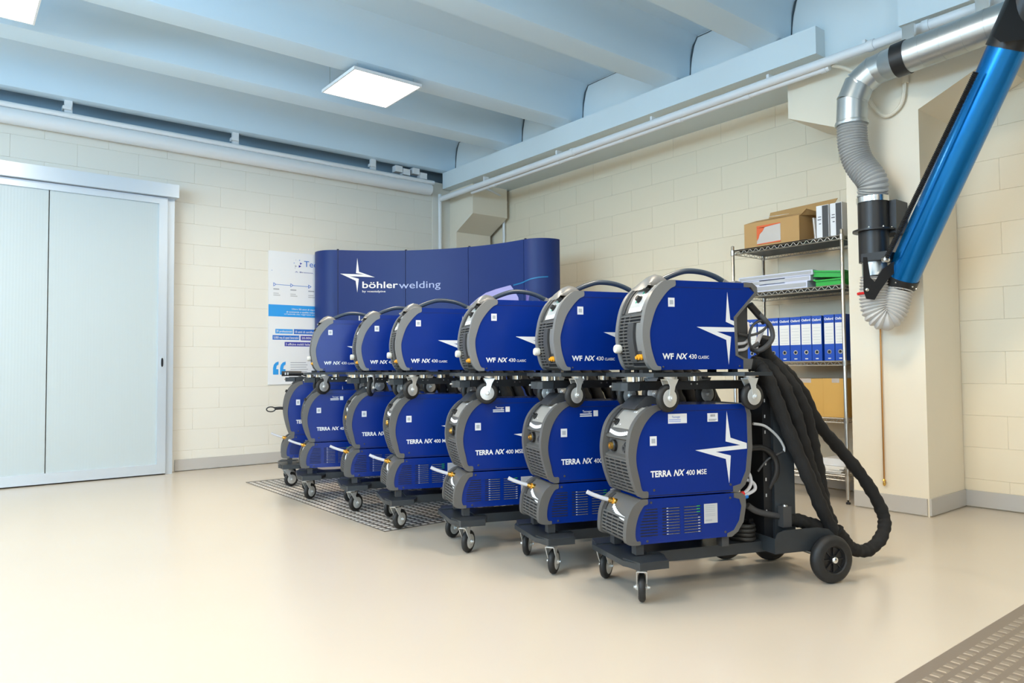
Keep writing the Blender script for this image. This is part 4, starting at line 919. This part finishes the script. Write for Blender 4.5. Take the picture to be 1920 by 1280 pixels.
# ---------------- trolley
def make_trolley():
    t = thing('machine_trolley', '-', 'trolley')
    b = new(); prism(b, [(-.055, -.205), (.085, -.205), (.12, -.12), (.12, .12), (.085, .205), (-.055, .205), (-.085, .15), (-.085, -.15)], 'z', .150, .172); bev(b, .004, 2); obj('front_plate', b, M_frame, t)
    for s in (-1, 1):
        b = new(); y0, y1 = sorted((s*.125, s*.225)); prism(b, [(-.075, y0), (-.05, y1), (.08, y1), (.08, y0)] if s > 0 else [(-.05, y0), (.08, y0), (.08, y1), (-.075, y1)], 'z', .146, .178); bev(b, .005, 2); obj('caster_bracket', b, M_frame, t)
    b = new(); box(b, .06, .72, -.085, .085, .131, .178); bev(b, .004); obj('chassis_beam', b, M_frame, t)
    b = new(); P = [(.635, .140), (.630, .20), (.645, .228), (.68, .238), (.86, .238), (.92, .225), (.955, .195), (.965, .160), (.93, .140)]
    for y in (-.172, .168): prism(b, P, 'y', y, y+.004)
    box(b, .635, .93, -.172, .172, .140, .146); box(b, .630, .636, -.172, .172, .140, .205); obj('axle_housing', b, M_frame, t)
    b = new(); cyl(b, V(.90, -.225, .104), V(.90, .225, .104), .010, 12); obj('axle', b, M_chrome, t)
    for s in (-1, 1):
        b = new(); lathe(b, V(.90, s*.178, .104), V(0, s, 0), [(0, .058), (0, .088), (.008, .100), (.020, .104), (.032, .104), (.044, .098), (.050, .086), (.050, .062), (.046, .058), (.0, .058)], 40, False); wv = obj('rear_wheel', b, M_rub, t)
        b = new(); lathe(b, V(.90, s*.182, .104), V(0, s, 0), [(0, .02), (0, .06), (.036, .060), (.036, .055), (.028, .052), (.028, .020), (.044, .018), (.046, .012)], 30)
        for k in range(8):
            a = k*math.pi/4; c_, s_ = math.cos(a), math.sin(a); q = V(.90, s*.2115, .104); d = V(c_, 0, s_); e = V(-s_, 0, c_)*.0022
            vs = [b.verts.new(q+d*r+e*w+V(0, s*h, 0)) for h in (0, .006) for r, w in ((.017, -1), (.053, -1), (.053, 1), (.017, 1))]
            for f in ((0, 1, 2, 3), (4, 7, 6, 5), (0, 4, 5, 1), (1, 5, 6, 2), (2, 6, 7, 3), (3, 7, 4, 0)): b.faces.new([vs[i] for i in f])
        obj('wheel_rim', b, M_blk, wv)
        b = new(); lathe(b, V(.90, s*.222, .104), V(0, s, 0), [(0, .016), (.006, .0155), (.011, .011), (.013, .003)], 18); obj('hub_cap', b, M_chrome, wv)
    for s, a in ((-1, 1.07), (1, .75)): caster(t, -.018, s*.178, .146, .058, .030, a, .036)
    # column
    b = new(); box(b, .690, .697, -.10, .10, .178, .90); box(b, .690, .80, -.10, -.094, .178, .86); box(b, .690, .80, .094, .10, .178, .86); bev(b, .002, 1); obj('post', b, M_frame, t)
    b = new(); box(b, .645, .690, -.085, .085, .178, .905); pb_ = obj('back_plate', b, M_fblk, t)
    b = new(); rects(b, [(.655, .661, z, z+.014) for z in [.30+.07*i for i in range(8)]], lambda u, v: V(u, -.0857, v)); obj('slot', b, M_lbl, pb_)
    # upper arm with bumper
    b = new(); box(b, .0, .65, -.060, .060, .852, .888); bev(b, .003, 1); ar = obj('support_arm', b, M_fblk, t)
    b = new()
    for x in (.17, .20, .30, .33): lathe(b, V(x, -.060, .876), V(0, -1, 0), [(0, .004), (.001, .004)], 8)
    obj('bolt_hole', b, M_chrome, ar)
    b = new(); prism(b, [(-.03, -.045), (-.012, -.068), (.045, -.068), (.065, -.045), (.065, .045), (.045, .068), (-.012, .068), (-.03, .045)], 'z', .850, .884); bev(b, .004, 2); obj('bumper', b, M_frame, t)
    b = new(); lathe(b, V(-.030, .05, .867), V(-1, 0, 0), [(0, .006), (.006, .005), (.008, .002)], 8); obj('bumper_screw', b, M_chrome, t)
    return t
# ---------------- hoses
OX1 = V(2.305, 2.142, 0); HA = R_(-20)
hx = V(math.cos(HA), math.sin(HA), 0); hy = V(-math.sin(HA), math.cos(HA), 0)
def lpx(px, py, y):
    d = ray(px, py); p0 = OX1+hy*y; k = (p0-CAM).dot(hy)/d.dot(hy); p = CAM+d*k-OX1; return V(p.dot(hx), p.dot(hy), p.z)
def c3(pts): return [lpx(1340+x/2.286, 560+y/2.286, yy) for x, y, yy in pts]
def sleeve(P, r):
    P = smooth_path(P, 8); b = new(); n = len(P)
    rings(b, P, [r*(1+.07*math.sin(i*1.9)+.05*math.sin(i*.8+1)) for i in range(n)], 12); return b
def make_hoses():
    t = thing('hose_bundle', '-', 'hose bundle')
    for pts, r in (
        ([(150, 282, -.06), (190, 292, -.08), (228, 345, -.12), (270, 450, -.135), (330, 600, -.14), (395, 750, -.14), (455, 890, -.12), (505, 990, -.10)], .030),
        ([(160, 275, -.02), (225, 290, -.04), (290, 370, -.09), (345, 500, -.11), (385, 640, -.10), (420, 760, -.08), (465, 880, -.06), (500, 960, -.05)], .031),
        ([(175, 270, .02), (250, 280, .0), (330, 370, -.04), (385, 480, -.06), (415, 600, -.05), (440, 720, -.03), (462, 850, -.01), (470, 930, .0)], .031),
        ([(200, 245, .05), (240, 265, .05), (310, 320, .07), (380, 410, .09), (440, 530, .09), (520, 625, .08), (600, 720, .06), (665, 810, .04), (715, 905, .02), (728, 970, .0), (705, 1035, -.02), (650, 1078, -.03), (590, 1070, -.04), (545, 1020, -.05), (520, 985, -.05)], .030),
        ([(310, 945, -.09), (360, 950, -.09), (420, 968, -.08), (480, 985, -.06), (530, 1000, -.04)], .030)):
        obj('hose_sleeve', sleeve(c3(pts), r), M_sleeve, t)
    # torch lead loops at the feeder
    b = new(); tube(b, c3([(100, 150, -.08), (150, 157, -.08), (200, 140, -.09), (232, 105, -.09), (205, 92, -.09), (165, 112, -.09), (148, 160, -.09), (155, 205, -.08), (185, 235, -.06)]), .006, 8); obj('control_lead', b, M_bezd, t)
    b = new(); tube(b, c3([(190, 190, -.06), (160, 215, -.05), (190, 222, -.09), (225, 200, -.10), (248, 165, -.10), (240, 120, -.10), (215, 90, -.10), (185, 60, -.08)]), .011, 10); obj('power_lead', b, M_bezd, t)
    b = new(); tube(b, c3([(150, 25, -.08), (185, 65, -.08), (215, 100, -.08)]), .016, 10); obj('torch_boot', b, M_blk, t)
    b = new(); tube(b, c3([(205, 135, -.05), (185, 180, -.05), (175, 215, -.05)]), .010, 8); obj('clear_lead', b, M_hose, t)
    b = new(); tube(b, c3([(215, 165, -.04), (210, 215, -.02), (225, 250, .0), (270, 290, .03)]), .034, 12); obj('sleeve_mouth', b, M_sleeve, t)
    # leads behind the power source
    b = new(); tube(b, c3([(150, 640, -.10), (210, 640, -.10), (255, 680, -.10), (265, 740, -.10), (240, 800, -.08), (215, 840, -.05)]), .014, 10); obj('power_lead', b, M_blk, t)
    b = new(); tube(b, c3([(165, 535, -.10), (215, 545, -.10), (265, 585, -.10), (295, 630, -.10), (297, 655, -.10)]), .006, 8); obj('gas_lead', b, M_lbl, t)
    b = new(); tube(b, c3([(297, 652, -.10), (265, 668, -.10), (225, 690, -.09), (185, 740, -.08)]), .005, 8); obj('gas_lead', b, M_bezd, t)
    b = new(); tube(b, c3([(140, 885, -.10), (180, 910, -.10), (240, 925, -.10), (300, 935, -.10)]), .014, 10); obj('power_lead', b, M_bezd, t)
    b = new(); a = c3([(296, 930, -.11)])[0]; box(b, a.x-.022, a.x+.022, -.135, -.075, a.z-.045, a.z+.045); bev(b, .005); cl = obj('strain_clamp', b, M_bezd, t)
    b = new(); lathe(b, V(a.x, -.12, a.z+.045), V(0, 0, 1), [(0, .012), (.006, .010), (.01, .003)], 10); obj('clamp_bolt', b, M_chrome, cl)
    return t
def make_coil():
    t = thing('cable_coil', '-', 'cable')
    for k in range(4):
        b = new(); P = [V(.570+(.055-.003*(k % 2))*math.cos(i*math.pi/14), (.085-.003*(k % 2))*math.sin(i*math.pi/14), .190+k*.0185) for i in range(29)]; rings(b, P, .0095, 8, False); obj('cable_turn', b, M_rub, t)
    b = new(); box(b, .612, .636, -.02, -.012, .18, .262); obj('cable_tie', b, M_blk, t)
    return t
pos = [(2.305, 2.142), (2.293, 2.675), (2.212, 3.255), (2.208, 3.962), (2.245, 4.62), (2.195, 5.25), (2.31, 5.93)]
rots = [-20, -20, -20, -20, -20, -20, -20]
wfd = [0, -.006, -.006, -.040, -.014, -.018]
ords = ['nearest the camera', 'second from the camera', 'third from the camera', 'fourth in the row, in the middle', 'fifth from the camera', 'sixth from the camera, under the brightly lit feeder', 'last in the row, by the poster']
wfo = ['nearest the camera', 'second from the camera', 'third from the camera', 'fourth from the camera', 'fifth from the camera', 'last in the row, with a bright reflection']
NEAR_A = [1.07, .88, .80, .72, .66, .80, .42]; FAR_A = [.75, 1.0, .62, .9, .5, .6, .4]; WF_A = [0, .1, -.35, .3, .95, .25, 0]
protos = dict(T=make_trolley(), C=make_cooler(), P=make_power(), F=make_feeder(), H=make_hoses(), K=make_coil())
stk = ['white', 'both', 'blue', None, None, 'serial', None]
stack = []
for i, ((x, y), a) in enumerate(zip(pos, rots)):
    got = {}
    for k, o in protos.items():
        if i == 6 and k in 'F': continue
        got[k] = o if i == 0 else copy_tree(o)
    stack.append(got)
for i, got in enumerate(stack):
    (x, y), a = pos[i], R_(rots[i])
    d = V(math.cos(a), math.sin(a), 0)
    lab = dict(T=('anthracite machine trolley %s' % ords[i], 'machine trolleys in a row'), C=('blue and grey water cooling unit %s' % ords[i], 'cooling units on the trolleys'), P=('blue and grey welding power source %s' % ords[i], 'welding power sources on the coolers'),
               F=('blue wire feeder with arched handle, %s' % wfo[min(i, 5)], 'wire feeders on top of the stacks'), H=('black sleeved hose bundle behind the machine %s' % ords[i], 'hose bundles'), K=('black coiled cable on the trolley %s' % ords[i], 'coiled cables'))
    for k, o in got.items():
        sh_ = d*wfd[i] if k == 'F' else V(0, 0, 0)
        o.location = (x+sh_.x, y+sh_.y, .005 if i >= 3 else 0.); o.rotation_euler = (0, 0, a); o['label'] = lab[k][0]; o['group'] = lab[k][1]
        if i and k in 'TF':
            for ch in o.children:
                if ch.name.startswith('caster') and not ch.name.startswith('caster_'): ch.rotation_euler[2] = (NEAR_A[i] if ch.location.y < 0 else FAR_A[i]) if k == 'T' else ch.rotation_euler[2]+(WF_A[i] if ch.location.x < .3 and ch.location.y < 0 else random.uniform(-.3, .3))
    if stk[i]: stickers(got['P'], 'both' if stk[i] == 'both' else stk[i]) if stk[i] != 'serial' else stickers(got['P'], 'both')
# the far stack carries a taller machine
stack[6]['P'].scale = (1, 1, 1.17); stack[6]['P'].location.z = -.4125*.17
# things on the far stack
q = onz(560, 692, .93)
t = thing('welding_torch', 'black torch handle lying on top of the far power source', 'torch', (0, 0, 0)); c0 = Vector((*pos[6], 0))+hx*.04; c0.z = .875; t.location = c0; t.rotation_euler = (0, 0, HA)
bm = new(); tube(bm, [V(-.10, 0, .045), V(-.02, 0, .047), V(.06, 0, .045)], .021, 12); obj('grip', bm, M_blk, t)
bm = new(); box(bm, -.075, -.065, -.022, -.016, .035, .055); box(bm, -.055, -.045, -.022, -.016, .035, .055); obj('grip_mark', bm, M_lbl, t)
bm = new(); tube(bm, [V(.06, 0, .045), V(.10, 0, .03), V(.12, 0, .012), V(.16, .02, .008), (.22, .03, .008)], .012, 8); obj('torch_lead', bm, M_blk, t)
t = thing('earth_lead', 'short black lead with loop sticking out of the far machine front', 'cable', (0, 0, 0)); c0 = Vector((*pos[6], 0))-hx*.044; c0.z = .63; t.location = c0; t.rotation_euler = (0, 0, HA)
bm = new(); tube(bm, [V(0, .02, .0), V(-.03, .02, .002), V(-.07, .02, 0)], .013, 10); obj('plug', bm, M_blk, t)
bm = new(); P = [V(-.10+.035*math.cos(k*math.pi/8), .02, -.006+.020*math.sin(k*math.pi/8)) for k in range(17)]; rings(bm, P, .005, 8, False); obj('lead_loop', bm, M_blk, t)

for o in bpy.data.objects:
    if o.parent and o.name.split('.')[0] in ('screw', 'cover_seam', 'bolt', 'rivet', 'bolt_hole', 'slot', 'grille', 'side_louvre', 'fin_glint', 'green_lead', 'barcode'): o['kind'] = 'stuff'
